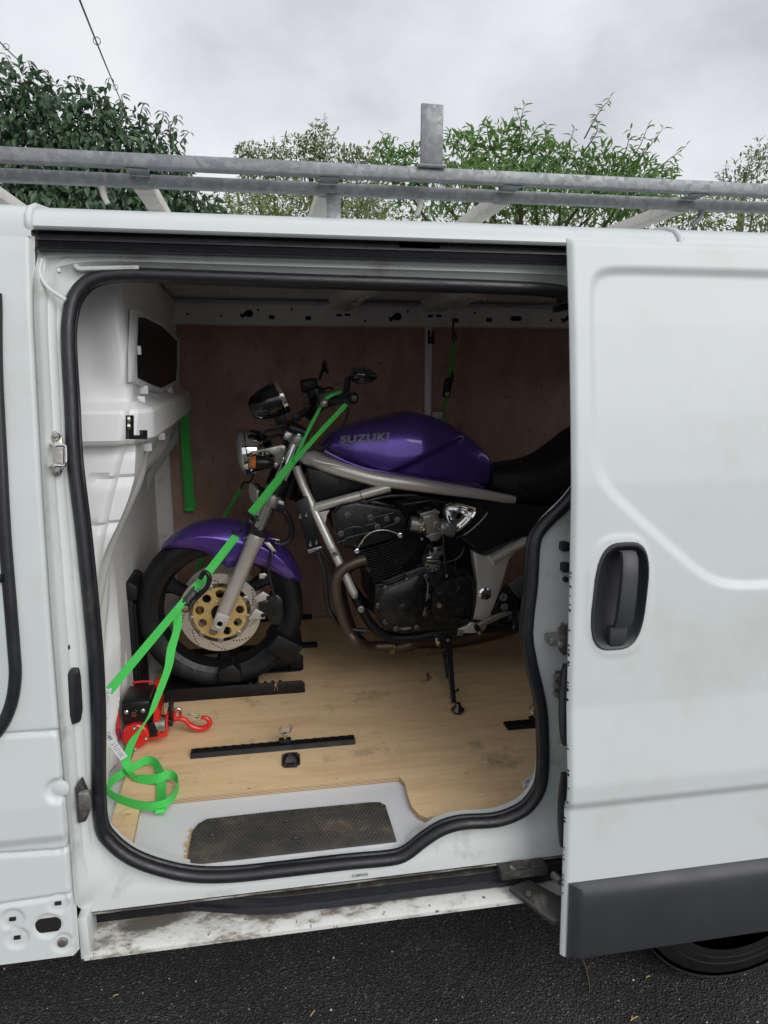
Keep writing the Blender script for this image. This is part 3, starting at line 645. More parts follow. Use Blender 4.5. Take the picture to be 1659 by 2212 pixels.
# window in the bulkhead
def BW(px, py, o=0):
    p = UX(px, py, -.34)
    for _ in range(6): p = UX(px, py, wplane(p.y) + o)
    return p
wpx = [(296, 686), (310, 686), (348, 705), (381, 737), (381, 790), (378, 822), (346, 838), (320, 828), (294, 815), (293, 760)]
W0 = [BW(*q, .008) for q in wpx]; wc = sum(W0, V((0, 0, 0))) / len(W0)
g = G(); rings = []
for s, o in ((1.17, -.004), (1.13, .004), (1.04, .006), (1.0, .001)):
    rings.append([V((p.x + o, wc.y + (p.y - wc.y) * s, wc.z + (p.z - wc.z) * s)) for p in W0])
g.loft(rings, cap0=False, cap1=False); bw = g.build('bulkhead_window', MT['liner'], bh, 60)
g = G(); g.add([p + V((.003, 0, 0)) for p in W0], [tuple(range(len(W0)))]); g.build('window_glass', MT['glass'], bw)
for q in ((294, 757), (303, 865), (310, 842), (318, 965), (348, 942), (365, 842), (380, 890)):
    p = BW(*q, .006); g = G(); g.obox(p, (.010, .003, 0), (-.004, .014, 0), (0, 0, .011)); g.build('trim_clip', MT['floorwhite'], bh, bevel=.003)
# black angled bracket on the shelf band
g = G(); p = BW(272, 897, .05); P = [(271, 897), (282, 897), (282, 940), (301, 940), (301, 929), (312, 929), (312, 949), (271, 949)]
xb = p.x + .004; g.prism([UX(*q, xb) for q in P], (.006, .0, 0)); hk = g.build('hook_bracket', MT['steelblack'], bh, bevel=.001)
g = G(); [g.lathe([(.006, 0), (.005, .004), (0, .005)], UX(*q, xb + .006), (1, 0, 0), 10) for q in ((277, 906), (277, 921))]; g.build('screw', MT['steelplate'], hk)

# lining above the load space: cant rail, roof skin and roof bows
YR = 1.60
g = G(); g.prism([(-.33, YR, 1.855), (-.33, YR - .004, 1.93), (-.33, YR + .03, 1.95), (-.33, 1.70, 1.95), (-.33, 1.70, 1.85), (-.33, YR + .012, 1.85)], (2.6, 0, 0)); rail = g.build('cant_rail', MT['inner'], van, bevel=.004)
def hole_shape(kind, px, py):
    c = U(px, py, YR - .0035); s = mpx(px, py, YR)
    if kind == 'key': return [[(c.x + s * (4 + 9 * math.cos(a)), c.y, c.z + s * (2 + 8 * math.sin(a))) for a in np.linspace(-2.4, 2.2, 12)] + [(c.x - s * 14, c.y, c.z - s * 4), (c.x - s * 13, c.y, c.z - s * 9)]]
    if kind == 'dot': return [[(c.x + s * 2.6 * math.cos(a), c.y, c.z + s * 2.6 * math.sin(a)) for a in np.linspace(0, 6.28, 10, endpoint=False)]]
    if kind == 'sq': return [[(c.x + s * a * 6, c.y, c.z + s * b * 4.2) for a, b in ((-1, -1), (1, -1), (1, 1), (-1, 1))]]
    if kind == 'slot': return [[(c.x + s * ((7 if math.cos(a) > 0 else -7) + 5 * math.cos(a)), c.y, c.z + s * 5 * math.sin(a)) for a in np.linspace(0, 6.28, 16, endpoint=False)]]
    if kind == 'dslot': return [[(c.x + s * a, c.y, c.z + s * b) for a, b in ((-16, 2), (-4, 2), (-4, -2), (-6, -2), (-6, -3), (-16, -3))], [(c.x + s * a, c.y, c.z + s * b) for a, b in ((2, 3), (14, 3), (14, -2), (2, -2))]]
HL = [('dot', 405, 678), ('dot', 478, 682), ('dot', 520, 680), ('key', 534, 679), ('dot', 557, 669), ('sq', 587, 685), ('dot', 630, 668), ('sq', 666, 687), ('dot', 789, 693), ('dot', 842, 687), ('key', 855, 686), ('dot', 881, 673), ('dot', 967, 694), ('sq', 984, 692), ('dot', 1026, 676), ('sq', 1057, 691), ('slot', 1115, 688), ('dot', 1191, 692), ('dot', 1214, 690), ('key', 1229, 688)]
for kd, px, py in HL:
    for P in hole_shape(kd, px, py):
        g = G(); g.prism(P, (0, .012, 0)); g.build('rail_hole', MT['hole'], rail)
ZR = 1.958
g = G()
def roof_in(x, y):
    z = ZR - .0 + .012 * math.sin(min(1, max(0, (y - .12) / 1.55)) * math.pi)
    return (x, y, z)
g.grid(roof_in, np.arange(-.45, 2.33, .05), np.linspace(.13, 1.70, 18)); rl = g.build('roof_lining', MT['inner'], van, 60)
for i, px in enumerate((455, 500, 545, 600, 650, 850, 1010, 1065, 1120, 1180)):
    x = U(px, 650, 1.5).x; g = G(); g.tube([(x, y, ZR - .001 + .012 * math.sin((y - .12) / 1.55 * math.pi)) for y in np.linspace(.2, 1.55, 9)], .006, 8, flat=.8); g.build('roof_rib', MT['inner'], rl)
for px0, px1 in ((708, 772), (905, 968)):
    xa2, xb2 = U(px0, 690, YR).x, U(px1, 690, YR).x; g = G()
    pr = [(xa2, 0), (xa2 + .018, -.048), (xb2 - .018, -.048), (xb2, 0)]
    g.loft([[(x, y, ZR + .010 * math.sin((y - .12) / 1.55 * math.pi) + dz) for x, dz in pr] for y in np.linspace(.15, YR - .004, 8)])
    bo = g.build('roof_bow', MT['inner'], van, bevel=.006)
    g = G(); g.prism([(xa2 - .004, YR - .006, 1.94), (xb2 + .01, YR - .006, 1.94), (xb2 - .002, YR - .006, 1.862), (xa2 - .002, YR - .006, 1.862)], (0, -.008, 0)); g.build('bow_foot', MT['inner'], bo, bevel=.002)
    for P in hole_shape('dslot', (px0 + px1) / 2 + 2, 681 if px0 < 800 else 683):
        g = G(); g.prism([(x, YR - .0155, z) for x, y, z in P], (0, .012, 0)); g.build('foot_slot', MT['hole'], bo)
    g = G(); pts = [(lerp(xa2, xb2, .55) + .012 * math.sin(k * 1.7), YR - .03 - k * .05, ZR - .050 + .006 * math.sin(k * 2.3)) for k in range(14)]
    g.tube(spline(pts, 3), .004, 6); g.build('loom', MT['alu'], bo)
# back wall of the load space behind the boards, and the side wall above the door
g = G(); g.box((-.46, 1.685, .55), (2.33, 1.70, 1.95)); wl = g.build('inner_wall', MT['inner'], van)
g = G(); g.box((-.46, .17, .56), (-.452, 1.7, 1.95)); g.build('cab_partition', MT['liner'], van)
g = G(); pa, pb = U(921, 705, 1.64), U(936, 905, 1.64)
g.box((pa.x - .003, 1.640, .58), (pa.x + .026, 1.682, 1.858)); wp = g.build('wall_post', MT['inner'], van, bevel=.003)
g = G(); c = U(931, 728, 1.638); g.obox(c, (.014, 0, 0), (0, .006, 0), (0, 0, .028)); pk = g.build('post_catch', MT['steelblack'], wp, bevel=.002)
g = G(); [g.lathe([(.006, 0), (.005, -.004), (0, -.005)], U(931, q, 1.632), (0, 1, 0), 10) for q in (717, 724)]; g.build('screw', MT['stud'], pk)
g = G(); c = U(945, 897, 1.63); g.obox(c, (.022, 0, 0), (0, .008, 0), (0, 0, .014)); g.build('socket_box', MT['floorwhite'], wp, bevel=.003)
# rear wheel arch inside, underbody, chassis
g = G(); g.box((-.9, .075, .40), (2.3, .088, .535)); g.box((-.9, .088, .43), (2.3, 1.66, .532)); g.box((-.9, 1.66, .36), (2.3, 1.69, .53)); g.build('underbody', MT['hole'], van)
# upper grab of the door runner at the top right corner
g = G(); p = U(1213, 650, .35); g.tube([U(1210, 630, .35), U(1210, 652, .35)], .010, 10); g.obox(U(1216, 664, .35), (.020, 0, .004), (0, .02, 0), (0, 0, .009)); g.build('upper_roller', MT['rubber'], van, bevel=.003)
# wheels
def wheel(x, y, ax, r=.33, n='wheel'):
    g = G(); t = thing_part = None
    g.lathe([(r * .62, .015), (r * .64, -.002), (r * .72, -.006), (r * .90, -.004), (r * .965, .008), (r, .03), (r * 1.003, .10), (r, .17), (r * .96, .20), (r * .62, .19)], (x, y, r), (0, ax, 0), 64, True); ty = g.build('tyre', MT['tyre'], van, 40)
    g = G(); [g.lathe([(rr, .0), (rr + .003, -.0045), (rr + .006, 0)], (x, y - .004 * ax, r), (0, ax, 0), 64) for rr in (r * .74, r * .80, r * .93)]; g.build('tread_rib', MT['tyre'], ty, 40)
    g = G(); g.lathe([(r * .63, .012), (r * .60, .004), (r * .575, .010), (r * .56, .03), (r * .50, .045), (r * .44, .035), (r * .40, .025), (r * .2, .012), (0, .01)], (x, y, r), (0, ax, 0), 64); ri = g.build('wheel_rim', MT['gloss'], van, 30)
    g = G()
    for k in range(9):
        a = 2 * math.pi * k / 9; g.lathe([(.016, 0), (.016, -.002), (0, -.002)], (x + r * .46 * math.cos(a), y + .034 * ax, r + r * .46 * math.sin(a)), (0, ax, 0), 12)
    g.build('rim_hole', MT['hole'], ri, kind='stuff')
wheel(1.235, .085, 1); wheel(-1.87, .085, 1); wheel(1.235, 1.72, -1); wheel(-1.87, 1.72, -1)

# ================================================================ plywood boards
g = G(); FP = [(305, 1733), (862, 1678), (874, 1690), (880, 1715), (888, 1740), (905, 1760), (925, 1768), (945, 1770), (1000, 1766), (1135, 1754)]
P = [UZ(*q, .572) for q in FP]; a = UZ(284, 1832, .572)
poly = [V((-.40, 1.655, .572)), V((-.40, a.y - .01, .572)), V((a.x, a.y - .01, .572)), V((a.x, a.y + .01, .572))] + P + [V((.80, P[-1].y + .01, .572)), V((.80, .30, .572)), V((2.3, .30, .572)), V((2.3, 1.655, .572))]
g.prism(poly, (0, 0, -.013))
g.m = [0, 0] + [1] * len(poly)
fl = g.build('plywood_floor', [MT['ply'], MT['plyedge']], smooth=None); tag(fl, 'pale plywood sheet covering the load floor of the van, cut round the step', 'plywood sheet')
g = G(); g.box((-.38, 1.660, .574), (pa.x - .006, 1.676, 1.853)); o = g.build('plywood_lining', MT['plywall'], smooth=None); tag(o, 'dark brown plywood wall panel between the bulkhead and the pale post', 'plywood panel', 'plywood wall panels')
g = G(); g.box((pa.x + .029, 1.660, .574), (2.3, 1.676, 1.853)); o2 = g.build('plywood_lining', MT['plywall'], smooth=None); tag(o2, 'dark brown plywood wall panel to the right of the pale post, behind the tank', 'plywood panel', 'plywood wall panels')
for o_, qs in ((o, ((700, 750), (604, 722), (470, 900), (560, 720), (900, 780))), (o2, ((1078, 738), (1050, 740), (976, 890), (1150, 790), (1215, 900)))):
    for q in qs:
        g = G(); g.lathe([(.0032, .0), (.003, -.0015), (0, -.0015)], U(*q, 1.6595), (0, 1, 0), 10); g.build('screw', MT['steelplate'], o_)
# ================================================================ motorcycle
YB = 1.00
def B(px, py, dy=0): return U(px, py, YB + dy)
def BL(pts, dy=0): return [B(x, y, dy) for x, y in pts]
def plate(g, pts, dy, th): g.prism(BL(pts, dy), (0, th, 0))
mc = thing('motorcycle', 'purple and black naked motorcycle standing in the van on its side stand', 'motorcycle', (.5, YB, .572))
def mpart(name, g, m, parent=None, **k): return g.build(name, m, parent or mc, **k)
# ---- front wheel
WX, WZ, WR = B(476, 1331, -.06).x, max(.865, B(476, 1331, -.06).z), .283
WC = V((WX, YB, WZ)); AY = V((0, 1, 0))
g = G(); tp = [(.222, -.050), (.232, -.056), (.250, -.061), (.266, -.056), (.277, -.040), (.2825, -.018), (.283, 0)]
tp = tp + [(r, -h) for r, h in tp[-2::-1]]
g.lathe(tp + [(.215, .03), (.215, -.03)], WC, AY, 72, True); fw_ = mpart('front_wheel', G().lathe([(.001, -.04), (.036, -.042), (.038, -.03), (.030, -.02), (.030, .02), (.038, .03), (.036, .042), (.001, .04)], WC, AY, 28), MT['black'])
g.build('tyre', MT['tyre'], fw_, 50)
g = G(); g.lathe([(.205, -.042), (.226, -.052), (.229, -.048), (.216, -.034), (.208, -.012), (.200, 0), (.208, .012), (.216, .034), (.229, .048), (.226, .052), (.205, .042), (.192, .014), (.190, 0), (.192, -.014)], WC, AY, 72, True); g.build('wheel_rim', MT['black'], fw_, 40)
for k in range(3):
    a0 = R(152) + k * R(120); ca, sa = math.cos(a0), math.sin(a0); ra, ta = V((ca, 0, sa)), V((-sa, 0, ca))
    g = G(); g.loft([[WC + ra * r + ta * (wd * s1) + AY * (th * s2) for s1, s2 in ((-1, -.4), (-.6, -1), (.6, -1), (1, -.4), (1, .4), (.6, 1), (-.6, 1), (-1, .4))] for r, wd, th in ((.030, .034, .030), (.07, .022, .024), (.13, .020, .020), (.175, .024, .018), (.196, .036, .014))])
    g.build('spoke', MT['black'], fw_, 40)
def holed_ring(g, c, r0, r1, rh, rad, n, th, ph=0, m=18):
    for k in range(n):
        a0, a1 = ph + 2 * math.pi * (k - .5) / n, ph + 2 * math.pi * (k + .5) / n; am = (a0 + a1) / 2
        hc = (rad * math.cos(am), rad * math.sin(am)); bd = []
        bd += [(r1 * math.cos(t), r1 * math.sin(t)) for t in np.linspace(a0, a1, 9)] + [(lerp(r1, r0, s) * math.cos(a1), lerp(r1, r0, s) * math.sin(a1)) for s in (.25, .5, .75)]
        bd += [(r0 * math.cos(t), r0 * math.sin(t)) for t in np.linspace(a1, a0, 7)] + [(lerp(r0, r1, s) * math.cos(a0), lerp(r0, r1, s) * math.sin(a0)) for s in (.25, .5, .75)]
        N = len(bd); hl = []
        for x, z in bd:
            d = math.hypot(x - hc[0], z - hc[1]); hl.append((hc[0] + (x - hc[0]) / d * rh, hc[1] + (z - hc[1]) / d * rh))
        f3 = lambda q, y: V((c.x + q[0], c.y + y, c.z + q[1]))
        vs_ = [f3(q, -th / 2) for q in bd] + [f3(q, -th / 2) for q in hl] + [f3(q, th / 2) for q in hl] + [f3(q, th / 2) for q in bd]
        fs = []
        for i in range(N):
            j = (i + 1) % N; fs += [(i, j, N + j, N + i), (N + i, N + j, 2 * N + j, 2 * N + i), (2 * N + i, 2 * N + j, 3 * N + j, 3 * N + i)]
        fs += [(i, i + 1, 3 * N + i + 1, 3 * N + i) for i in range(8)]
        g.add(vs_, fs)
for s in (-1, 1):
    c = WC + V((0, s * .060, 0)); g = G()
    g.lathe([(.104, -.0025), (.137, -.0025), (.138, 0), (.137, .0025), (.104, .0025)], c, AY, 72, True); dk = g.build('brake_disc', MT['disc'], fw_, 30)
    if s < 0:
        g = G(); DISC = dk
        for k in range(9):
            for j in range(6):
                a = 2 * math.pi * (k + j * .115) / 9 + .2; r = .110 + j * .0044
                g.lathe([(.0026, .0), (.0026, -.0032), (0, -.0032)], c + V((r * math.cos(a), 0, r * math.sin(a))), AY, 8)
        g.build('disc_drilling', MT['hole'], fw_, kind='stuff')
    g = G(); holed_ring(g, c + V((0, s * .004, 0)), .046, .090, .0148, .0675, 9, .005, R(8)); holed_ring(g, c + V((0, s * .004, 0)), .030, .0462, .003, .040, 5, .0048, R(30))
    ca_ = g.build('disc_carrier', MT['gold'], fw_, 30)
    g = G()
    for k in range(9):
        a = R(8) + 2 * math.pi * (k + .5) / 9; g.lathe([(.0105, .004), (.0105, -.006), (.006, -.0075), (.0055, -.004), (0, -.004)], c + V((.0955 * math.cos(a), 0, .0955 * math.sin(a))), (0, -s, 0) if s > 0 else AY, 14)
    g.build('disc_bobbin', MT['alloy'], fw_, kind='stuff')
    if s < 0:
        for k in range(5):
            a = R(30) + 2 * math.pi * k / 5; g = G(); g.lathe([(.0065, .0), (.0062, -.006), (.003, -.0065), (.0025, -.003), (0, -.003)], c + V((.040 * math.cos(a), -.001, .040 * math.sin(a))), AY, 12); g.build('disc_bolt', MT['stud'], fw_)
# ---- fork
FD = -.112
ax = B(475, 1345, FD); t1 = B(562, 1150, FD + .012); t2 = B(640, 955, FD + .012)
fdir = (t2 - ax); fdir.y = 0; fdir.normalize(); fperp = V((fdir.z, 0, -fdir.x))
for s in (-1, 1):
    mir = (lambda p: p) if s < 0 else (lambda p: V((p.x, 2 * YB - p.y, p.z)))
    a = ax + V((0, .012, 0)); g = G()
    L1 = (t1 - ax).dot(fdir)
    g.lathe([(.0225, .012), (.0235, .04), (.0245, .12), (.0255, L1 - .05), (.0285, L1 - .045), (.029, L1 - .012), (.027, L1 - .010)], mir(a), fdir, 24)
    g.obox(mir(a + V((0, -.012, 0)) + fdir * .004), fdir * .030, fperp * .0215, V((0, .012, 0)))
    if s < 0:
        g.lathe([(.010, 0), (.010, -.005), (.017, -.0055), (.0175, 0)], a + V((0, -.025, 0)), AY, 20)
    fl_ = mpart('fork_leg', g, MT['forkleg'], bevel=.002)
    g = G(); g.lathe([(.0285, L1 - .010), (.031, L1 - .006), (.031, L1 + .010), (.026, L1 + .013)], mir(a), fdir, 24); g.build('dust_seal', MT['rubber'], fl_)
    L2 = (t2 - ax).dot(fdir); LC = (B(592, 1085, FD) - ax).dot(fdir)
    g = G(); g.lathe([(.0205, L1), (.0205, L2 + .03)], mir(a), fdir, 24); g.build('fork_tube', MT['chrome'], fl_)
    g = G(); g.lathe([(.0245, LC - .018), (.029, LC - .016), (.029, LC + .02), (.0245, LC + .022)], mir(a), fdir, 24); g.obox(mir(a + fdir * LC + fperp * .026), fdir * .014, fperp * .014, V((0, .02, 0))); g.build('lower_clamp', MT['alloy'], fl_, bevel=.002)
    g = G(); g.lathe([(.024, LC + .024), (.027, LC + .026), (.027, LC + .075), (.024, LC + .08)], mir(a), fdir, 20); g.build('lamp_collar', MT['black'], fl_)
    g = G(); g.lathe([(.025, L2 - .008), (.029, L2 - .006), (.029, L2 + .022), (.026, L2 + .024)], mir(a), fdir, 24); g.obox(mir(a + fdir * (L2 + .008) - fperp * .031), fdir * .0135, fperp * .014, V((0, .016, 0))); tcl = g.build('upper_clamp', MT['alloy'], fl_, bevel=.003)
    if s < 0:
        g = G(); g.lathe([(.009, .0), (.009, -.005), (.005, -.0055), (.0045, -.002), (0, -.002)], a + fdir * (L2 + .008) - fperp * .035 + V((0, -.016, 0)), AY, 14); g.build('pinch_bolt', MT['stud'], fl_)
    g = G(); g.lathe([(.019, L2 + .024), (.019, L2 + .032), (.010, L2 + .034), (0, L2 + .034)], mir(a), fdir, 16); g.build('fork_cap', MT['black'], fl_)
    # mudguard brackets
    for q in ((545, 1165), (579, 1172), (563, 1190)):
        pass
g = G(); g.obox(B(641, 926, 0), fdir * .012, fperp * .035, V((0, .12, 0))); g.obox(B(596, 1080, 0), fdir * .018, fperp * .03, V((0, .12, 0))); g.lathe([(.026, 0), (.026, .19)], B(618, 1075, 0), fdir, 18); mpart('steering_head', g, MT['black'], bevel=.006)
for q, e in (((548, 1172), (532, 1165)), ((586, 1172), (600, 1170)), ((576, 1180), (592, 1194))):
    g = G(); plate(g, [(q[0] - 6, q[1] - 8), (q[0] + 6, q[1] - 8), (e[0] + 4, e[1] - 4), (e[0] + 4, e[1] + 5), (e[0] - 5, e[1] + 5), (e[0] - 5, e[1] - 4)] if e[0] > q[0] else [(q[0] + 6, q[1] - 9), (q[0] + 6, q[1] + 9), (e[0] + 2, e[1] + 6), (e[0] - 5, e[1] + 3), (e[0] - 5, e[1] - 5), (e[0], e[1] - 8)], FD + .004, .014); br = mpart('mudguard_bracket', g, MT['forkleg'], bevel=.002)
    g = G(); g.lathe([(.006, .0), (.006, -.004), (.003, -.0045), (0, -.002)], B(e[0], e[1], FD + .004), AY, 12); g.build('bolt', MT['black'], br)
# ---- mudguard
def mg(a):                                        # angle -> (outer radius, lower edge radius)
    ro = interp(a, [(20, .295), (40, .302), (84, .314), (110, .310), (129, .298)])
    ri = interp(a, [(20, .268), (26, .245), (38, .226), (57, .205), (72, .172), (82, .160), (90, .185), (104, .230), (115, .258), (123, .279), (129, .291)])
    return ro, ri
sec = [(-.072, 0), (-.078, .28), (-.0815, .54), (-.0825, .60), (-.080, .635), (-.068, .78), (-.050, .90), (-.027, .975), (0, 1.0)]
sec = sec + [(-y, k) for y, k in sec[-2::-1]]
g = G(); rings = []; inn = []
for a in np.linspace(20, 129, 58):
    ro, ri = mg(a); d = V((math.cos(R(a)), 0, math.sin(R(a)))); ta = sst(20, 27, a) * sst(129, 118, a); wk = .72 + .28 * ta
    out_, in_ = [], []
    for y, k in sec:
        r = lerp(ri, ro, k); cr_ = 0; rb = max(r, .20)
        rr = lerp(r, ro - .03 * (1 - k), .0)
        out_.append(WC + V((.006, 0, 0)) + d * rr + V((0, (y - cr_ * (1 if y < 0 else -1)) * wk, 0))); in_.append(WC + V((.006, 0, 0)) + d * (rr - .003) + V((0, y * wk * .95, 0)))
    rings.append(out_); inn.append(in_)
n_ = len(sec)
g.loft([r_ + i_[::-1] for r_, i_ in zip(rings, inn)])
mudg = mpart('front_mudguard', g, MT['purple'], smooth=55)
# ---- brake calliper
g = G()
for s in (-1, 1):
    y0 = -.060 * 1 if s < 0 else .060
    plate(g, [(583, 1288), (600, 1284), (612, 1296), (613, 1330), (604, 1350), (592, 1352), (578, 1338), (574, 1310)], y0 - .032, .064)
    plate(g, [(557, 1296), (560, 1330), (585, 1328), (585, 1296)], y0 - .03, .03)
cal = mpart('brake_calliper', g, MT['engine'], bevel=.006)
g = G(); [g.lathe([(.011, 0), (.011, -.006), (0, -.006)], B(*q, -.092), AY, 16) for q in ((590, 1305), (592, 1334))]; g.build('piston_cap', MT['engine'], cal, kind='stuff')
for P in ([(548, 1292), (568, 1278), (583, 1287), (574, 1296), (556, 1302)], [(536, 1338), (552, 1315), (571, 1325), (573, 1336), (560, 1338)], [(560, 1240), (572, 1238), (579, 1244), (574, 1250), (560, 1250)]):
    g = G(); plate(g, P, -.092, .007); lg = mpart('calliper_lug', g, MT['forkleg'], bevel=.0015)
    g = G(); g.lathe([(.007, 0), (.0065, -.005), (.003, -.0055), (0, -.002)], B(P[2][0] - 3, P[2][1] + 4, -.094), AY, 12); g.build('bolt', MT['black'], lg)
g = G(); g.tube(spline(BL([(596, 1296), (588, 1270), (582, 1240), (580, 1215), (590, 1190), (592, 1178)], -.10), 5), .0048, 8); mpart('brake_hose', g, MT['rubber'])
g = G(); g.tube(spline(BL([(598, 1180), (625, 1168), (630, 1140), (618, 1110), (602, 1090), (610, 1020)], -.03), 5), .010, 8); mpart('brake_hose', g, MT['rubber'])
# ---- headlamp
HLc = B(528, 977, 0); lampax = (B(513, 973, 0) - B(575, 965, 0)); lampax.y = 0; lampax.normalize()
g = G(); rl_ = .079
g.lathe([(rl_ * .97, -.010), (rl_ * .95, -.03), (rl_ * .84, -.058), (rl_ * .6, -.085), (rl_ * .3, -.098), (0, -.10)], HLc, lampax, 36); hl_ = mpart('headlamp', g, MT['chrome'])
g = G(); g.lathe([(rl_ * .96, -.012), (rl_ * 1.04, -.008), (rl_ * 1.05, .004), (rl_ * .98, .010), (rl_ * .95, .006)], HLc, lampax, 40); g.build('lamp_rim', MT['chrome'], hl_)
g = G(); g.lathe([(rl_ * .96, .006), (rl_ * .85, .014), (rl_ * .6, .021), (rl_ * .3, .025), (0, .026)], HLc, lampax, 36); g.build('lamp_glass', MT['lens'], hl_)
for s in (-1, 1):
    dd = -.115 if s < 0 else .109
    g = G(); plate(g, [(536, 986), (556, 973), (580, 968), (608, 961), (616, 963), (618, 970), (604, 1002), (598, 1009), (584, 1008), (594, 1000), (592, 984), (580, 978), (566, 976), (548, 982)], dd, .006); lb = mpart('lamp_bracket', g, MT['alloy'], bevel=.001)
    if s < 0:
        for q in ((611, 968), (596, 1004)):
            g = G(); g.lathe([(.007, 0), (.0065, -.004), (.0035, -.0045), (.003, -.002), (0, -.002)], B(*q, dd), AY, 12); g.build('bolt', MT['stud'], lb)
    dI = -.165 if s < 0 else .165
    a, b = B(538, 998, dI), B(592, 1000, dI); d = b - a; d.y = 0
    g = G(); g.lathe([(.012, d.length * .26), (.021, d.length * .27), (.022, d.length * .6), (.016, d.length * .9), (.010, d.length)], a, d, 20); g.tube([b - d * .15, V((b.x - d.x * .15, YB + (-.11 if s < 0 else .11), b.z))], .007, 8); ib = mpart('indicator', g, MT['black'])
    g = G(); g.lathe([(0, 0), (.012, .002), (.019, .008), (.0215, d.length * .26)], a, d, 20); g.build('amber_lens', MT['orange'], ib)
g = G(); hc_ = B(547, 1066, -.02); g.lathe([(.034, 0), (.036, .006), (.036, .016), (.018, .03), (.012, .04), (0, .04)], hc_, V((.85, .35, .1)), 26); hn = mpart('horn', g, MT['black'])
g = G(); g.lathe([(.035, -.002), (.0375, .001), (.0375, .006), (.035, .008)], hc_, V((.85, .35, .1)), 26); g.build('horn_rim', MT['stud'], hn)
# ---- instruments
for dd in (-.055, .062):
    r0, r1 = B(603, 823, dd), B(629, 880, dd); c = (r0 + r1) / 2; axi = V((-(r1 - r0).z, 0, (r1 - r0).x)).normalized()
    if axi.x < 0: axi = -axi
    rr = (r1 - r0).length / 2 * 1.16; c += V((-.006, 0, -.006)); dep = .118
    g = G(); g.lathe([(0, -dep), (rr * .45, -dep * .98), (rr * .78, -dep * .82), (rr * .98, -dep * .5), (rr * 1.03, -.02), (rr * 1.0, -.012)], c, axi, 32); dl = mpart('instrument', g, MT['gloss'])
    g = G(); g.lathe([(rr * .99, -.013), (rr * 1.03, -.008), (rr * 1.03, .002), (rr * .93, .003), (rr * .9, -.004), (0, -.003)], c, axi, 32); g.build('dial_rim', MT['chrome'] if dd < 0 else MT['black'], dl)
g = G(); g.obox(B(604, 900, 0), (.018, 0, .006), (0, .05, 0), (-.008, 0, .022)); mpart('instrument_bracket', g, MT['black'], bevel=.004)
# ---- handlebar and controls
E_ = U(764, 860, YB - .36); M_ = U(712, 862, YB - .24); C_ = B(668, 905, 0) + V((0, 0, .012))
half = [E_, lerp(E_, M_, .5) + V((0, 0, .002)), M_, U(690, 884, YB - .13), V((C_.x, YB - .07, C_.z)), V((C_.x, YB, C_.z))]
pts = spline(half + [V((p.x, 2 * YB - p.y, p.z)) for p in half[-2::-1]], 6)
g = G(); g.tube(pts, .011, 12); hb = mpart('handlebar', g, MT['black'])
for s in (-1, 1):
    mir = (lambda p: V(p)) if s < 0 else (lambda p: V((p[0], 2 * YB - p[1], p[2])))
    d = (M_ - E_).normalized(); g = G(); g.tube([mir(E_ + d * .006), mir(E_ + d * .12)], .0165, 16); g.build('grip', MT['rubber'], hb)
    g = G(); g.lathe([(.018, 0), (.018, .008), (.010, .010)], mir(E_), mir(d) - mir((0, 0, 0)) if False else (d if s < 0 else V((d.x, -d.y, d.z))), 18); be = g.build('bar_end', MT['black'], hb)
    g = G(); dv = (d if s < 0 else V((d.x, -d.y, d.z))); g.lathe([(.0085, .0), (.0085, -.003), (.0045, -.0035), (.0035, -.001), (0, -.001)], mir(E_), dv, 16); g.build('bar_end_bolt', MT['stud'], hb)
    g = G(); sc_ = mir(E_ + d * .15); g.obox(sc_, (.026, 0, .008), (0, .022, 0), (-.006, 0, .024)); sb = g.build('switch_block', MT['black'], hb, bevel=.006)
    if s < 0:
        g = G(); g.obox(B(707, 846, -.222), (.006, 0, .002), (0, .001, 0), (.002, 0, .006)); g.build('sticker', MT['yellow'], hb)
    pv = mir(U(706, 852, YB - .20)); tip = mir(U(700, 870, YB - .345))
    g = G(); g.tube(spline([pv, lerp(pv, tip, .3) + V((-.014, 0, 0)), lerp(pv, tip, .7) + V((-.012, 0, -.002)), tip], 5), [.009, .0075, .006, .006], 10, flat=.6); lv = g.build('hand_lever', MT['alloy'], hb)
    g = G(); g.sphere(tip, .0125, 14, 10); g.build('lever_ball', MT['alloy'], hb)
g = G(); g.obox(U(668, 832, YB + .26), (.030, 0, .004), (0, .035, 0), (-.003, 0, .024)); g.obox(U(690, 850, YB + .24), (.02, 0, 0), (0, .02, 0), (0, 0, .018)); g.build('fluid_reservoir', MT['black'], hb, bevel=.006)
for q in ((640, 902), (665, 880)):
    g = G(); g.obox(B(*q, -.07), (.012, 0, .004), (0, .012, 0), (-.004, 0, .013)); g.build('bar_clamp', MT['black'], hb, bevel=.003)
# mirrors
g = G(); s0 = U(746, 866, YB - .28); s1 = U(752, 816, YB - .29); g.tube([s0, s1], .0095, 10); g.tube([s1, U(770, 812, YB - .30)], .0055, 8)
mi = mpart('mirror', g, MT['black'], bevel=None)
mc_ = U(786, 811, YB - .31); g = G(); rings = []
for t in np.linspace(0, 1, 14):
    x = lerp(-.034, .040, t); rz = .030 * min(1, (max(.02, math.sin(math.pi * (t * .80 + .18)))) ** .6) * (1 - .28 * t); rings.append([mc_ + V((x, .05 * rz / .03 * math.cos(a), -.10 * x + rz * math.sin(a))) for a in np.linspace(0, 2 * math.pi, 24, endpoint=False)])
g.loft(rings); g.build('mirror_shell', MT['gloss'], mi, 60)
g = G(); fm = U(705, 792, YB + .31); axm = V((1, -.25, .25)).normalized(); g.lathe([(.0, -.016), (.018, -.013), (.026, -.004), (.027, .003), (.024, .003), (0, .001)], fm, axm, 24); g.tube([fm - axm * .012, U(690, 820, YB + .29)], .006, 8); mpart('mirror', g, MT['gloss'])
g = G()
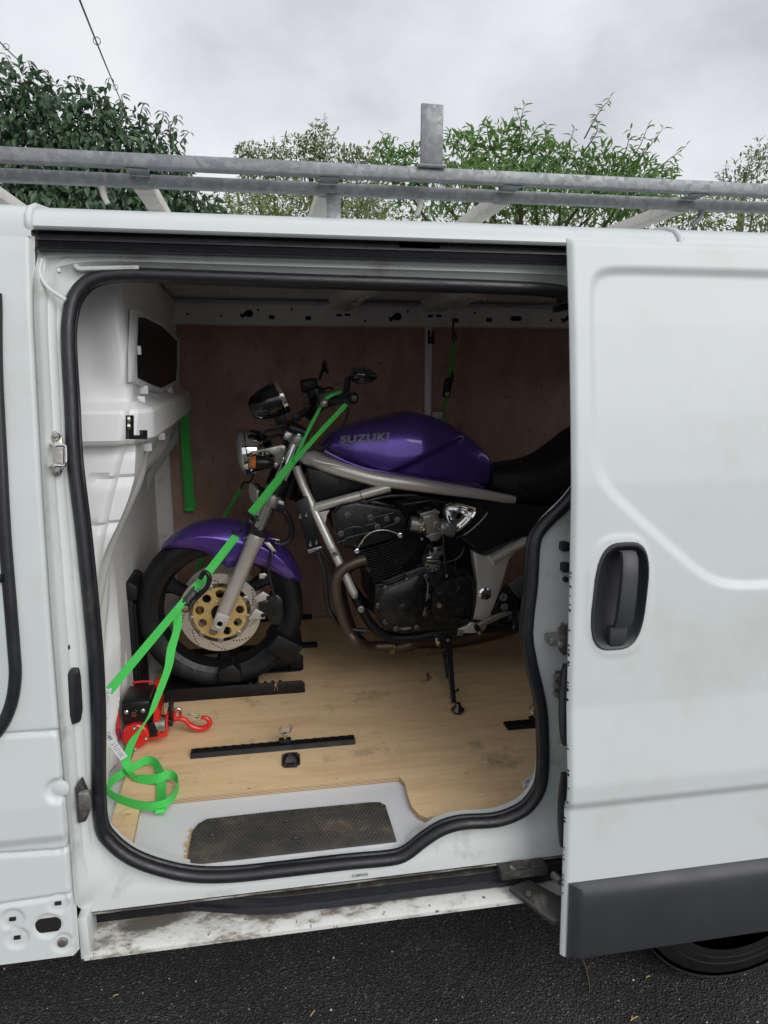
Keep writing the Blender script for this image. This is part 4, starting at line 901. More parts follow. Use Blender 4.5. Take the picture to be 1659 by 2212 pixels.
for P, dy, r in (([(752, 880), (748, 905), (735, 925), (715, 933), (690, 934)], -.2, .0035), ([(690, 880), (650, 890), (628, 915), (620, 950), (628, 985)], -.06, .005), ([(560, 940), (580, 930), (610, 925), (640, 905), (670, 890)], -.03, .005), ([(575, 950), (600, 940), (615, 950), (612, 985), (600, 1030), (598, 1080)], -.04, .006), ([(650, 975), (680, 970), (700, 968), (715, 950)], -.08, .004), ([(585, 915), (605, 930), (625, 930), (640, 945)], -.08, .004)):
    g = G(); g.tube(spline(BL(P, dy), 5), r, 8); mpart('cable', g, MT['rubber'])
# ---- tank
TT = [(691, 962), (698, 953), (712, 940), (730, 928), (778, 911), (834, 899), (871, 892), (905, 891), (934, 897), (976, 915), (1019, 941), (1047, 964), (1066, 986), (1073, 1006)]
TB = [(691, 966), (701, 972), (727, 985), (758, 999), (795, 1011), (834, 1018), (891, 1028), (948, 1037), (1005, 1045), (1047, 1051), (1060, 1042), (1073, 1012)]
tt = [(B(*q_, -.07).x, B(*q_, -.02).z) for q_ in TT]; tb = [(B(*q_, -.07).x, B(*q_, -.135).z) for q_ in TB]
x0, x1 = max(tt[0][0], tb[0][0]), min(tt[-1][0], tb[-1][0])
c0_, c1_ = B(838, 1020, -.15), B(968, 956, -.13)
cd = V((c1_.x - c0_.x, 0, c1_.z - c0_.z)); cl = cd.length; cd.normalize(); cnrm = V((cd.z, 0, -cd.x))    # pointing to the lower right
def tank_half(x):
    return interp((x - x0) / (x1 - x0), [(0, .050), (.06, .085), (.18, .118), (.35, .142), (.55, .150), (.75, .140), (.88, .118), (.96, .088), (1, .05)])
def tank_pt(x, th):
    zt, zb = float(np.interp(x, [q[0] for q in tt], [q[1] for q in tt])), float(np.interp(x, [q[0] for q in tb], [q[1] for q in tb]))
    w_ = tank_half(x); c, s = max(0, math.cos(th)), max(0, math.sin(th))
    yy = w_ * c ** .50 * (1 - .10 * (1 - s) ** 3); k = s ** 1.0; z = zb + (zt - zb) * k
    v = (x - c0_.x) * cnrm.x + (z - c0_.z) * cnrm.z; u = ((x - c0_.x) * cd.x + (z - c0_.z) * cd.z) / cl
    f = sst(-.35, .05, u) * sst(1.75, .95, u) * sst(.02, .25, c)
    yy += f * (.004 * math.exp(-(v / .05) ** 2) * (1 if v < 0 else math.exp(-(v / .012) ** 2)) - .016 * sst(0, .020, v) * sst(.24, .10, v))
    return yy, z
nth = 46
g = G(); rings = []
for x in np.concatenate([np.linspace(x0, x0 + .03, 5)[:-1], np.linspace(x0 + .03, x1 - .03, 66), np.linspace(x1 - .03, x1, 7)[1:]]):
    hs = [tank_pt(x, math.pi / 2 * i / nth) for i in range(nth + 1)]
    rings.append([V((x, YB - y, z)) for y, z in hs] + [V((x, YB + y, z)) for y, z in hs[-2::-1]])
g.loft(rings)
tank = mpart('fuel_tank', g, MT['purple'], smooth=60)
bvh = BVHTree.FromPolygons([V(p) for p in g.v], g.f)
# seam flange under the tank
g = G(); P = []
for q in TB[1:-2]:
    p = B(q[0], q[1] + 1, -.135); P.append(p + V((0, .004, -.003)))
g.tube(spline(P, 4), .006, 8, flat=.8); g.build('tank_flange', MT['purple'], tank, 60)
cp = B(874, 895, 0); cp = V((cp.x, YB, cp.z + .001)); capax = V((-.06, 0, 1)).normalized()
g = G(); g.lathe([(.041, -.004), (.041, .003), (.037, .005), (.036, .003)], cp, capax, 32); fc = g.build('filler_ring', MT['chrome'], tank)
g = G(); g.lathe([(.036, .002), (.034, .006), (0, .007)], cp, capax, 32); g.build('filler_cap', MT['black'], tank)
# tank lettering
tcu = bpy.data.curves.new('lettering', 'FONT'); tcu.body = 'SUZUKI'; tcu.size = 1; tcu.offset = .045; tcu.space_character = 1.12; tcu.resolution_u = 4
to = bpy.data.objects.new('lettering', tcu); COL.objects.link(to); bpy.context.view_layer.update()
tm_ = bpy.data.meshes.new_from_object(to.evaluated_get(bpy.context.evaluated_depsgraph_get())); COL.objects.unlink(to); bpy.data.objects.remove(to)
bm = bmesh.new(); bm.from_mesh(tm_); bmesh.ops.triangulate(bm, faces=bm.faces)
for _ in range(3):
    es = [e_ for e_ in bm.edges if e_.calc_length() > .12]
    if es: bmesh.ops.subdivide_edges(bm, edges=es, cuts=1); bmesh.ops.triangulate(bm, faces=bm.faces)
xsv = [v.co.x for v in bm.verts]; xa_, xb_ = min(xsv), max(xsv); ysv = [v.co.y for v in bm.verts]; ya_, yb_ = min(ysv), max(ysv)
for v in bm.verts:
    u, w_ = (v.co.x - xa_) / (xb_ - xa_), (v.co.y - ya_) / (yb_ - ya_)
    p = B(lerp(737, 841, u) + w_ * 3, lerp(961, 952, u) - w_ * lerp(16, 17.5, u), -.14)
    hit_ = bvh.ray_cast(V((p.x, YB - .5, p.z)), V((0, 1, 0))); v.co = (hit_[0] if hit_[0] else p) + V((0, -.0009, 0))
bm.to_mesh(tm_); bm.free(); tm_.materials.clear(); tm_.materials.append(MT['decal']); link('maker_lettering', tm_, tank)
# ---- frame
for s in (-1, 1):
    m_ = (lambda L: L) if s < 0 else (lambda L: [V((p.x, 2 * YB - p.y, p.z)) for p in L])
    def T(P, dys): return m_([B(x, y, d) for (x, y), d in zip(P, dys)])
    g = G(); g.tube(spline(T([(655, 980), (672, 989), (721, 1008), (806, 1033), (891, 1046), (976, 1058), (1061, 1071), (1110, 1080)], [-.03, -.06, -.11, -.145, -.155, -.155, -.15, -.13]), 6), [.031, .0295, .0265, .0235, .0225, .0205, .017, .015], 18, flat=.9); fr = mpart('frame_rail', g, MT['frame'])
    g = G(); g.tube(T([(640, 1010), (655, 1050), (722, 1193), (765, 1283)], [-.05, -.08, -.15, -.16]), .0145, 16); dt = mpart('down_tube', g, MT['frame'])
    g = G(); g.tube(T([(681, 1096), (760, 1075), (842, 1052)], [-.11, -.145, -.15]), .0155, 16); mpart('cross_tube', g, MT['frame'])
    g = G(); g.prism(T([(684, 1108), (712, 1102), (706, 1112), (703, 1130), (708, 1150)], [-.118] * 5), (0, .008 * -s, 0)); mpart('gusset', g, MT['frame'])
    if s < 0:
        g = G(); g.tube(spline(BL([(676, 993), (700, 1000), (730, 1006), (746, 1011)], -.142), 4), [.002, .003, .0035, .002], 8); g.build('weld', MT['frame'], fr)
        g = G(); g.lathe([(.0160, -.0012), (.0165, 0), (.0160, .0012)], B(779, 1069.5, -.1465), B(842, 1052, -.15) - B(681, 1096, -.135), 18); mpart('tube_joint', g, MT['black'])
        g = G(); plate(g, [(711, 1190), (724, 1184), (731, 1199), (719, 1205)], -.178, .008); tb_ = mpart('frame_tab', g, MT['alloy'], bevel=.001)
        g = G(); g.lathe([(.0035, 0), (.0035, -.001), (0, -.001)], B(722, 1195, -.179), AY, 12); g.build('tab_hole', MT['hole'], tb_)
        for q in ((765, 1284), (779, 1314)):
            g = G(); g.lathe([(.011, .0), (.011, -.012), (.007, -.013), (.0065, -.008), (0, -.008)], B(*q, -.165), AY, 16); mpart('engine_bolt', g, MT['alloy'])
    g = G(); g.tube(spline(T([(762, 1278), (778, 1311), (797, 1342), (816, 1363), (847, 1377), (897, 1377), (945, 1368), (990, 1364)], [-.155] * 4 + [-.15] * 4), 5), [.0155, .016, .016, .0165, .0165, .0165, .016, .016], 16); mpart('lower_rail', g, MT['black'])
    g = G(); g.prism(T([(1022, 1191), (1036, 1198), (1049, 1202), (1065, 1199), (1100, 1180), (1138, 1160), (1144, 1177), (1112, 1195), (1101, 1209), (1087, 1259), (1069, 1309), (1057, 1335), (1049, 1359), (1037, 1368), (1009, 1369), (990, 1369), (990, 1356), (1009, 1352), (1022, 1338), (1029, 1299), (1031, 1259), (1027, 1229)], [-.165] * 22), (0, .045 * -s, 0)); pp = mpart('pivot_plate', g, MT['frame'], bevel=.006, bseg=3)
    g = G(); g.tube(spline(T([(1062, 1212), (1085, 1197), (1112, 1182), (1141, 1168), (1240, 1120)], [-.172, -.165, -.16, -.155, -.12]), 5), .0145, 14); g.build('seat_tube', MT['frame'], pp)
    g = G(); g.lathe([(.0, -.006), (.017, -.005), (.0225, -.001), (.0225, .006)] if s < 0 else [(.0225, -.006), (.0225, .001), (.017, .005), (0, .006)], T([(1048, 1283)], [-.167])[0], AY, 28); pc = g.build('pivot_cap', MT['chrome'], pp, 25)
    g = G(); g.tube(T([(985, 1363), (998, 1363)], [-.15, -.15]), .018, 14); g.build('joint_ring', MT['alloy'], pp)
# black infill and airbox under the tank
g = G(); plate(g, [(662, 1010), (720, 1024), (800, 1048), (690, 1090), (676, 1070)], -.10, .2); mpart('inner_cover', g, MT['black'], bevel=.006)
g = G(); g.lathe([(.006, 0), (.006, -.003), (0, -.003)], B(737, 1040, -.103), AY, 12); mpart('cover_screw', g, MT['black'])
g = G(); plate(g, [(840, 1062), (960, 1075), (1020, 1085), (1010, 1180), (960, 1150), (900, 1090)], -.08, .16); mpart('airbox', g, MT['black'], bevel=.01)
# ---- engine
g = G()
def slab(P, dy, th, m=None, bev=None): plate(g, P, dy, th)
plate(g, [(735, 1090), (770, 1083), (868, 1098), (880, 1120), (872, 1160), (770, 1190), (735, 1178), (722, 1150), (718, 1112)], -.165, .33); eng = mpart('engine', g, MT['engine'], bevel=.012, bseg=3)
# cam cover ribs and bosses
g = G(); plate(g, [(740, 1086), (800, 1078), (866, 1094), (864, 1108), (800, 1096), (744, 1104)], -.150, .30); g.build('cam_cover', MT['engine'], eng, bevel=.008)
for P in ([(736, 1150), (752, 1141), (775, 1138), (790, 1145)], [(745, 1163), (790, 1152), (820, 1145)], [(788, 1136), (812, 1130)], [(828, 1140), (862, 1128)], [(800, 1120), (850, 1108)], [(728, 1172), (748, 1166)]):
    g = G(); g.tube(spline(BL(P, -.167), 4), .003, 8); g.build('casting_rib', MT['engine'], eng)
for q in ((736, 1152), (800, 1117), (835, 1120), (858, 1122), (750, 1112), (815, 1137)):
    g = G(); g.lathe([(.011, 0), (.0105, -.007), (.005, -.0075), (.0045, -.004), (0, -.004)], B(*q, -.163), AY, 14); g.build('head_bolt', MT['bolt'], eng)
# cooling fins
NF = 16
for i in range(NF):
    t = i / (NF - 1); l = (lerp(772, 812, t ** 1.05), lerp(1192, 1268, t)); r = (lerp(869, 868, min(1, t * 1.6)) + 11 * sst(.6, 1, t), lerp(1160, 1246, t))
    L, R_ = B(*l, -.165), B(*r, -.165); d = (R_ - L).normalized(); nrm = V((d.z, 0, -d.x)) * .0021
    sag = V((0, 0, -.006))
    g = G(); mid = (L + R_) / 2 + sag; row = spline([L, mid, R_], 4)
    g.loft([[p + nrm + V((0, dy, 0)) for dy in (0, .33)] + [p - nrm + V((0, dy, 0)) for dy in (.33, 0)] for p in row]); g.build('cooling_fin', MT['engine'], eng, bevel=None)
g = G(); plate(g, [(776, 1195), (866, 1165), (864, 1212), (874, 1250), (820, 1280)], -.148, .30); g.build('cylinder_block', MT['engine'], eng, bevel=.005)
g = G(); plate(g, [(745, 1095), (900, 1075), (1010, 1090), (1010, 1160), (1026, 1200), (1024, 1340), (960, 1372), (840, 1370), (805, 1300), (770, 1200)], -.06, .12); g.build('engine_core', MT['black'], eng)
# crankcase with covers
g = G(); plate(g, [(810, 1262), (905, 1225), (960, 1215), (1010, 1230), (1030, 1260), (1026, 1340), (990, 1362), (930, 1366), (870, 1372), (830, 1360), (806, 1320)], -.165, .33); g.build('crankcase', MT['engine'], eng, bevel=.012)
CV = [(814, 1301), (820, 1284), (831, 1269), (847, 1262), (880, 1249), (905, 1238), (916, 1240), (925, 1250), (927, 1268), (924, 1297), (918, 1326), (912, 1349), (897, 1356), (855, 1357), (831, 1346), (818, 1328)]
def inset(P, k, c): return [(c[0] + (x - c[0]) * k, c[1] + (y - c[1]) * k) for x, y in P]
g = G(); cc = (872, 1303); rings = []
cvs = [(p.x, p.z) for p in spline([V((x, 0, y)) for x, y in CV], 3, True)]
for k, dy in ((1, -.15), (1, -.196), (.985, -.200), (.93, -.201), (.90, -.207), (.7, -.213), (.45, -.2155), (.2, -.2165)): rings.append(BL(inset(cvs, k, cc), dy))
g.loft(rings); gc = g.build('generator_cover', MT['engine'], eng, 40)
g = G(); g.lathe([(.0215, .0), (.0215, -.004), (.019, -.005), (0, -.005)], B(872, 1317, -.214), AY, 28); g.build('cover_boss', MT['engine'], gc, 25)
for q in ((833, 1270), (880, 1252), (920, 1245), (924, 1287), (917, 1325), (817, 1307), (833, 1342), (900, 1354), (855, 1357)):
    g = G(); g.lathe([(.0095, .02), (.0095, -.006), (.005, -.007), (.0045, -.003), (0, -.003)], B(*q, -.199), AY, 14); g.build('cover_bolt', MT['bolt'], gc)
# bare-metal scuffs on the cover
for P in ([(921, 1253), (926, 1262), (925, 1285), (921, 1300), (919, 1296), (921, 1275), (918, 1268)], [(827, 1325), (832, 1321), (835, 1328), (831, 1332)], [(915, 1322), (918, 1312), (920, 1314), (917, 1328)], [(860, 1357), (885, 1354), (890, 1357), (875, 1362)]):
    g = G(); plate(g, P, -.2035, .003); g.build('bare_patch', MT['alloy'], gc)
g = G(); SP = [(930, 1300), (936, 1275), (955, 1258), (985, 1245), (1010, 1244), (1022, 1256), (1024, 1300), (1018, 1335), (995, 1345), (950, 1346), (934, 1330)]
rings = [BL(inset([(p.x, p.z) for p in spline([V((x, 0, y)) for x, y in SP], 3, True)], k, (978, 1296)), dy) for k, dy in ((1, -.15), (1, -.182), (.96, -.187), (.5, -.190), (.2, -.190))]
g.loft(rings); sc2 = g.build('sprocket_cover', MT['engine'], eng, 40)
g = G(); g.lathe([(.019, 0), (.022, -.003), (.019, -.004), (.018, -.001)], B(955, 1290, -.190), AY, 24); g.lathe([(.014, 0), (.016, -.003), (.014, -.004), (.013, -.001)], B(996, 1274, -.190), AY, 24); g.build('cover_ring', MT['engine'], sc2, kind='stuff')
g = G(); g.lathe([(.009, 0), (.009, -.006), (.005, -.006), (.005, -.001)], B(948, 1307, -.190), AY, 14); g.build('cable_eye', MT['alloy'], sc2)
g = G(); g.lathe([(.013, .01), (.013, -.010), (.007, -.010), (.007, -.001)], B(990, 1347, -.175), AY, 18); g.build('shaft_bush', MT['engine'], eng)
g = G(); plate(g, [(835, 1358), (960, 1352), (985, 1366), (960, 1386), (880, 1392), (845, 1376)], -.10, .2); g.build('oil_pan', MT['engine'], eng, bevel=.01)
# oil line with banjo bolts
g = G(); g.tube(spline(BL([(771, 1188), (782, 1169), (796, 1154), (815, 1146), (838, 1146), (864, 1155)], -.178), 5), .0028, 8); ol = mpart('oil_line', g, MT['alloy'])
for q in ((771, 1190), (864, 1156)):
    g = G(); g.lathe([(.009, .008), (.009, -.006), (.006, -.007), (.005, -.004), (0, -.004)], B(*q, -.178), AY, 6); g.build('banjo_bolt', MT['stud'], ol, 20)
g = G(); g.tube(BL([(780, 1175), (784, 1167)], -.179), .0042, 8); g.build('cable_sleeve', MT['brass'], ol)
g = G(); g.lathe([(.004, 0), (.004, -.02), (.007, -.02), (.007, -.024), (0, -.024)], B(790, 1230, -.16), V((-.4, 1, -.2)), 10); mpart('stud_bolt', g, MT['stud'])
# carburettors
for k, dy in enumerate((-.185, -.09, .01, .11)):
    g = G()
    a = B(885, 1130, dy + .03); b_ = B(985, 1143, dy + .03); d = (b_ - a)
    g.lathe([(.026, 0), (.026, d.length * .2), (.030, d.length * .22), (.030, d.length * .28), (.024, d.length * .3), (.027, d.length * .62), (.031, d.length * .64), (.031, d.length * .95)], a, d, 22)
    plate(g, [(912, 1112), (945, 1106), (957, 1150), (924, 1156)], dy, .055)
    ca2 = mpart('carburettor', g, MT['alloy'], bevel=.003)
    g = G(); plate(g, [(923, 1157), (955, 1150), (953, 1162), (944, 1169), (931, 1170)], dy + .004, .045); g.build('float_bowl', MT['alloy'], ca2, bevel=.004)
    g = G(); plate(g, [(907, 1110), (944, 1100), (947, 1106), (910, 1117)], dy - .004, .06); g.build('top_flange', MT['alloy'], ca2, bevel=.002)
    g = G(); g.lathe([(.026, 0), (.025, .012), (.018, .016), (.018, .024), (.012, .028), (0, .028)], B(926, 1106, dy + .027), V((-.25, 0, 1)), 20); g.build('top_cap', MT['black'], ca2)
    if k == 0:
        g = G(); g.lathe([(.009, .0), (.009, -.012), (.006, -.014), (0, -.012)], B(912, 1140, dy), AY, 14); g.build('brass_plug', MT['brass'], ca2)
        g = G(); g.lathe([(.011, .0), (.011, -.005), (.008, -.006), (.006, -.002), (.004, -.004), (0, -.004)], B(944, 1132, dy), AY, 18); g.build('screw_boss', MT['alloy'], ca2)
        for q in ((946, 1106), (911, 1164), (957, 1152), (938, 1136), (949, 1143), (921, 1122), (930, 1118), (909, 1124)):
            g = G(); g.lathe([(.0055, .0), (.005, -.006), (.0025, -.0065), (0, -.003)], B(*q, dy - .001), AY, 10); g.build('screw', MT['alloy'], ca2)
        g = G(); plate(g, [(921, 1158), (958, 1147), (959, 1151), (922, 1162)], dy - .006, .065); g.build('bowl_flange', MT['alloy'], ca2, bevel=.0015)
g = G(); plate(g, [(928, 1187), (935, 1183), (957, 1180), (957, 1199), (934, 1203), (926, 1200)], -.175, .008); sb_ = mpart('sensor_bracket', g, MT['alloy'], bevel=.0015)
g = G(); plate(g, [(945, 1184), (953, 1183), (953, 1190), (945, 1191)], -.177, .004); g.build('bracket_window', MT['hole'], sb_)
g = G(); plate(g, [(924, 1177), (933, 1174), (938, 1190), (935, 1195), (930, 1193)], -.185, .006); g.build('clamp', MT['black'], sb_, bevel=.001)
g = G(); g.lathe([(.030, .05), (.030, .01), (.026, 0), (.014, -.002), (0, -.002)], B(936, 1219, -.17), AY, 28); al = mpart('alternator', g, MT['alloy'])
for k in range(9):
    a = 2 * math.pi * k / 9; g = G(); c = B(936, 1219, -.172); g.lathe([(.0042, 0), (.0042, -.001), (0, -.001)], c + V((.020 * math.cos(a), .0, .020 * math.sin(a))), AY, 8); g.build('vent_hole', MT['hole'], al)
g = G(); plate(g, [(921, 1204), (938, 1201), (952, 1201), (950, 1212), (924, 1213)], -.174, .01); mpart('bright_bracket', g, MT['chrome'], bevel=.002)
g = G(); g.lathe([(.026, 0), (.026, .2)], B(905, 1225, -.12), AY, 22); g.lathe([(.022, -.035), (.026, 0)], B(905, 1225, -.12), AY, 22); mpart('starter_motor', g, MT['engine'])
for P, dy, r in (([(958, 1153), (959, 1190), (962, 1222), (965, 1241)], -.19, .0048), ([(923, 1215), (940, 1217), (957, 1216), (983, 1209), (997, 1197), (1003, 1182)], -.19, .004), ([(985, 1210), (984, 1230), (990, 1245), (994, 1262)], -.186, .002), ([(872, 1090), (900, 1086), (930, 1082), (965, 1085)], -.16, .004), ([(760, 1110), (790, 1085), (840, 1072), (900, 1070)], -.155, .005), ([(917, 1200), (921, 1185), (926, 1178)], -.176, .0015)):
    g = G(); g.tube(spline(BL(P, dy), 5), r, 8); hz = mpart('hose', g, MT['rubber'])
g = G(); g.lathe([(.005, 0), (.0045, .012), (0, .012)], B(965, 1246, -.19), V((0, 0, 1)), 10); mpart('hose_clip', g, MT['stud'])
# oil cooler / side box in front of the engine
g = G(); plate(g, [(636, 1085), (664, 1072), (693, 1182), (668, 1194)], -.115, .20); ocb = mpart('oil_cooler', g, MT['black'], bevel=.004)
g = G(); plate(g, [(664, 1188), (694, 1180), (697, 1187), (667, 1196)], -.118, .20); g.build('cooler_flange', MT['alloy'], ocb, bevel=.001)
for q in ((670, 1178), (683, 1174), (648, 1118), (661, 1114)):
    g = G(); p = B(*q, -.12); g.tube([p, p + V((.003, 0, .012))], .003, 8); g.tube([p + V((0, 0, -.002)), p + V((.001, 0, .003))], .006, 6); g.build('cooler_stud', MT['stud'], ocb)
g = G(); g.tube(spline(BL([(684, 1190), (694, 1215), (701, 1238), (704, 1268), (706, 1296), (714, 1324), (731, 1346), (756, 1359), (790, 1363)], -.16), 5), .0088, 10); mpart('oil_hose', g, MT['rubber'])
g = G(); g.tube(spline(BL([(690, 1186), (712, 1215), (722, 1250)], -.13), 5), .007, 10); mpart('oil_hose', g, MT['rubber'])
# ---- exhaust
for k, (dy, ox) in enumerate(((-.185, 0), (-.09, 4), (.0, 8), (.09, 12))):
    g = G(); g.tube(spline(BL([(790 + ox, 1208), (767 + ox, 1215), (744 + ox, 1227), (729 + ox, 1246), (725 + ox, 1272), (731 + ox, 1305), (740 + ox, 1337), (753 + ox, 1366), (772 + ox, 1388), (800 + ox, 1396), (840, 1396)], dy)[:9] + BL([(800, 1396), (850, 1394)], dy * .55), 6), .0178, 16)
    ep = mpart('exhaust_header', g, MT['header'])
g = G(); g.tube(spline(BL([(830, 1396), (860, 1397), (885, 1390), (905, 1380), (960, 1376)], -.055), 5), [.022, .026, .03, .026, .024], 16); g.tube(spline(BL([(900, 1384), (1000, 1380), (1150, 1330), (1300, 1270)], .14), 5), [.03, .03, .05, .055], 16); cl_ = mpart('exhaust_collector', g, MT['header'])
g = G(); g.lathe([(.0275, -.008), (.028, 0), (.0275, .008)], B(845, 1396, -.055), V((1, 0, 0)), 20); g.build('pipe_clamp', MT['brass'], cl_)
# ---- side cover, intake trim, seat, tail
g = G(); plate(g, [(958, 1086), (1000, 1078), (1075, 1084), (1200, 1096), (1290, 1080), (1290, 1110), (1200, 1140), (1146, 1160), (1100, 1178), (1066, 1197), (1050, 1200), (1036, 1196), (1010, 1178), (985, 1156), (966, 1138)], -.150, .30); sc_o = mpart('side_cover', g, MT['gloss'], bevel=.012, bseg=3)
IT = [(957, 1096), (972, 1089), (989, 1086), (1010, 1090), (1026, 1094), (1031, 1099), (1028, 1112), (1013, 1131), (990, 1150), (977, 1151), (967, 1136), (959, 1112)]
its = [(p.x, p.z) for p in spline([V((x, 0, y)) for x, y in IT], 3, True)]
g = G(); rings = [BL(inset(its, k, (990, 1115)), dy) for k, dy in ((1.0, -.150), (1.0, -.176), (.93, -.186), (.80, -.182), (.70, -.166), (.45, -.152), (.2, -.150))]; g.loft(rings); mpart('intake_trim', g, MT['chrome'], smooth=45)
g = G(); g.tube(spline(BL([(1040, 1100), (1052, 1101), (1050, 1112), (1030, 1134), (1005, 1154), (985, 1162)], -.158), 4), .006, 8); g.build('trim_edge', MT['gloss'], sc_o)
ST = [(1058, 1010), (1075, 1008), (1100, 1003), (1140, 998), (1180, 984), (1215, 961), (1245, 936), (1290, 905), (1400, 900), (1520, 905)]
SBm = [(1058, 1048), (1085, 1082), (1110, 1095), (1140, 1100), (1180, 1099), (1215, 1090), (1245, 1075), (1290, 1050), (1400, 1010), (1520, 985)]
st_, sb2 = [(p.x, p.z) for p in BL(ST, -.05)], [(p.x, p.z) for p in BL(SBm, -.13)]
g = G(); rings = []
for x in np.linspace(st_[0][0] + .001, 1.46, 40):
    zt, zb = float(np.interp(x, [q[0] for q in st_], [q[1] for q in st_])), float(np.interp(x, [q[0] for q in sb2], [q[1] for q in sb2])); w_ = interp(x, [(st_[0][0], .085), (.9, .115), (1.05, .14), (1.46, .12)])
    rings.append([V((x, YB - w_ * math.copysign(abs(math.cos(t)) ** .55, math.cos(t)), lerp(zb, zt, .5 + .5 * math.copysign(abs(math.sin(t)) ** .6, math.sin(t))))) for t in np.linspace(0, 2 * math.pi, 32, endpoint=False)])
g.loft(rings); seat_ = mpart('seat', g, MT['seat'], smooth=60)
g = G(); g.tube(spline(BL([(1120, 1045), (1150, 1066), (1185, 1085)], -.131), 5), .0025, 6); g.tube(spline(BL([(1130, 1098), (1185, 1072), (1235, 1048)], -.136), 5), .0022, 6); g.build('seat_piping', MT['seat'], seat_)
g = G(); plate(g, [(1168, 1112), (1185, 1100), (1215, 1090), (1245, 1076), (1420, 1030), (1420, 1060), (1245, 1096), (1190, 1108)], -.148, .296); mpart('tail_panel', g, MT['purple'], bevel=.01)
# ---- foot peg, gear linkage, side stand
g = G(); plate(g, [(1062, 1330), (1082, 1285), (1096, 1262), (1110, 1280), (1118, 1300), (1118, 1318), (1098, 1322)], -.17, .02); pg = mpart('peg_bracket', g, MT['engine'], bevel=.004)
for q in ((1088, 1290), (1090, 1311)):
    g = G(); g.lathe([(.014, 0), (.013, -.004), (.007, -.005), (.006, -.002), (0, -.002)], B(*q, -.17), AY, 18); g.build('bolt', MT['alloy'], pg)
g = G(); plate(g, [(1098, 1262), (1138, 1236), (1175, 1225), (1170, 1275), (1125, 1293), (1112, 1285)], -.178, .004); hp = mpart('heel_plate', g, MT['meshplate'], bevel=.001)
g = G()
for i in range(16):
    for j in range(14):
        q = (1102 + i * 2.6, 1246 + j * 3.4)
        if inside(q[0], -q[1], [V((x, -y, 0)) for x, y in [(1105, 1263), (1137, 1243), (1145, 1240), (1143, 1282), (1124, 1289), (1113, 1281)]]):
            g.lathe([(.0012, 0), (.0012, -.0006), (0, -.0006)], B(*q, -.1785), AY, 6)
g.build('plate_perforation', MT['hole'], hp, kind='stuff')
g = G(); g.tube(BL([(969, 1334), (1030, 1342), (1072, 1348), (1096, 1352)], -.19), [.0065, .006, .0045, .004], 10); mpart('gear_rod', g, MT['engine'])
g = G(); plate(g, [(1027, 1352), (1033, 1346), (1056, 1338), (1070, 1329), (1090, 1322), (1108, 1322), (1107, 1327), (1090, 1333), (1075, 1340), (1062, 1346), (1048, 1352), (1038, 1370), (1032, 1368)], -.205, .012); gl = mpart('gear_lever', g, MT['alloy'], bevel=.003)
g = G(); g.lathe([(.008, .02), (.008, -.004), (.005, -.008), (0, -.009)], B(1036, 1366, -.205), AY, 14); g.build('lever_pivot', MT['chrome'], gl)
g = G(); plate(g, [(1024, 1353), (1032, 1349), (1040, 1362), (1036, 1368), (1026, 1362)], -.209, .006); g.build('lever_eye', MT['black'], gl, bevel=.002)
g = G(); g.tube(BL([(1100, 1330), (1118, 1345)], -.21), .011, 12); g.obox(B(1122, 1337, -.21), (.012, 0, -.018), (0, .04, 0), (.008, 0, .010)); mpart('foot_peg', g, MT['rubber'], bevel=.003)
g = G(); g.obox(B(1110, 1349, -.20), (.006, 0, 0), (0, .008, 0), (0, 0, .012)); g.tube([B(1111, 1354, -.21), B(1111, 1354, -.19)], .008, 12); mpart('link_joint', g, MT['engine'], bevel=.002)
for s in (-1, 1):
    a, b_ = B(1040, 1358, -.11), B(1125, 1352, -.11); b_ = a + (b_ - a) * 4.8
    g = G(); g.tube([V((p.x, p.y if s < 0 else 2 * YB - p.y, p.z)) for p in (a, (a + b_) / 2, b_)], .020, 14); mpart('swing_arm', g, MT['black'])
RX = WX + 1.43
g = G(); g.lathe([(.001, -.05), (.05, -.05), (.05, .05), (.001, .05)], (RX, YB, WZ), AY, 20); rw = mpart('rear_wheel', g, MT['black'])
g = G(); g.lathe([(.222, -.065), (.25, -.076), (.272, -.068), (.289, -.03), (.291, 0), (.289, .03), (.272, .068), (.25, .076), (.222, .065)], (RX, YB, WZ - .004), AY, 56, True); g.build('tyre', MT['tyre'], rw, 50)
g = G(); g.lathe([(.19, -.05), (.226, -.06), (.226, -.055), (.205, 0), (.226, .055), (.226, .06), (.19, .05)], (RX, YB, WZ), AY, 56, True); g.build('wheel_rim', MT['gloss'], rw, 40)
for k in range(3):
    a0 = R(90) + k * R(120); ra, ta = V((math.cos(a0), 0, math.sin(a0))), V((-math.sin(a0), 0, math.cos(a0))); c = V((RX, YB, WZ))
    g = G(); g.loft([[c + ra * r + ta * (wd * s1) + AY * (.02 * s2) for s1, s2 in ((-1, -1), (1, -1), (1, 1), (-1, 1))] for r, wd in ((.04, .03), (.12, .02), (.2, .03))]); g.build('spoke', MT['gloss'], rw, bevel=.004)
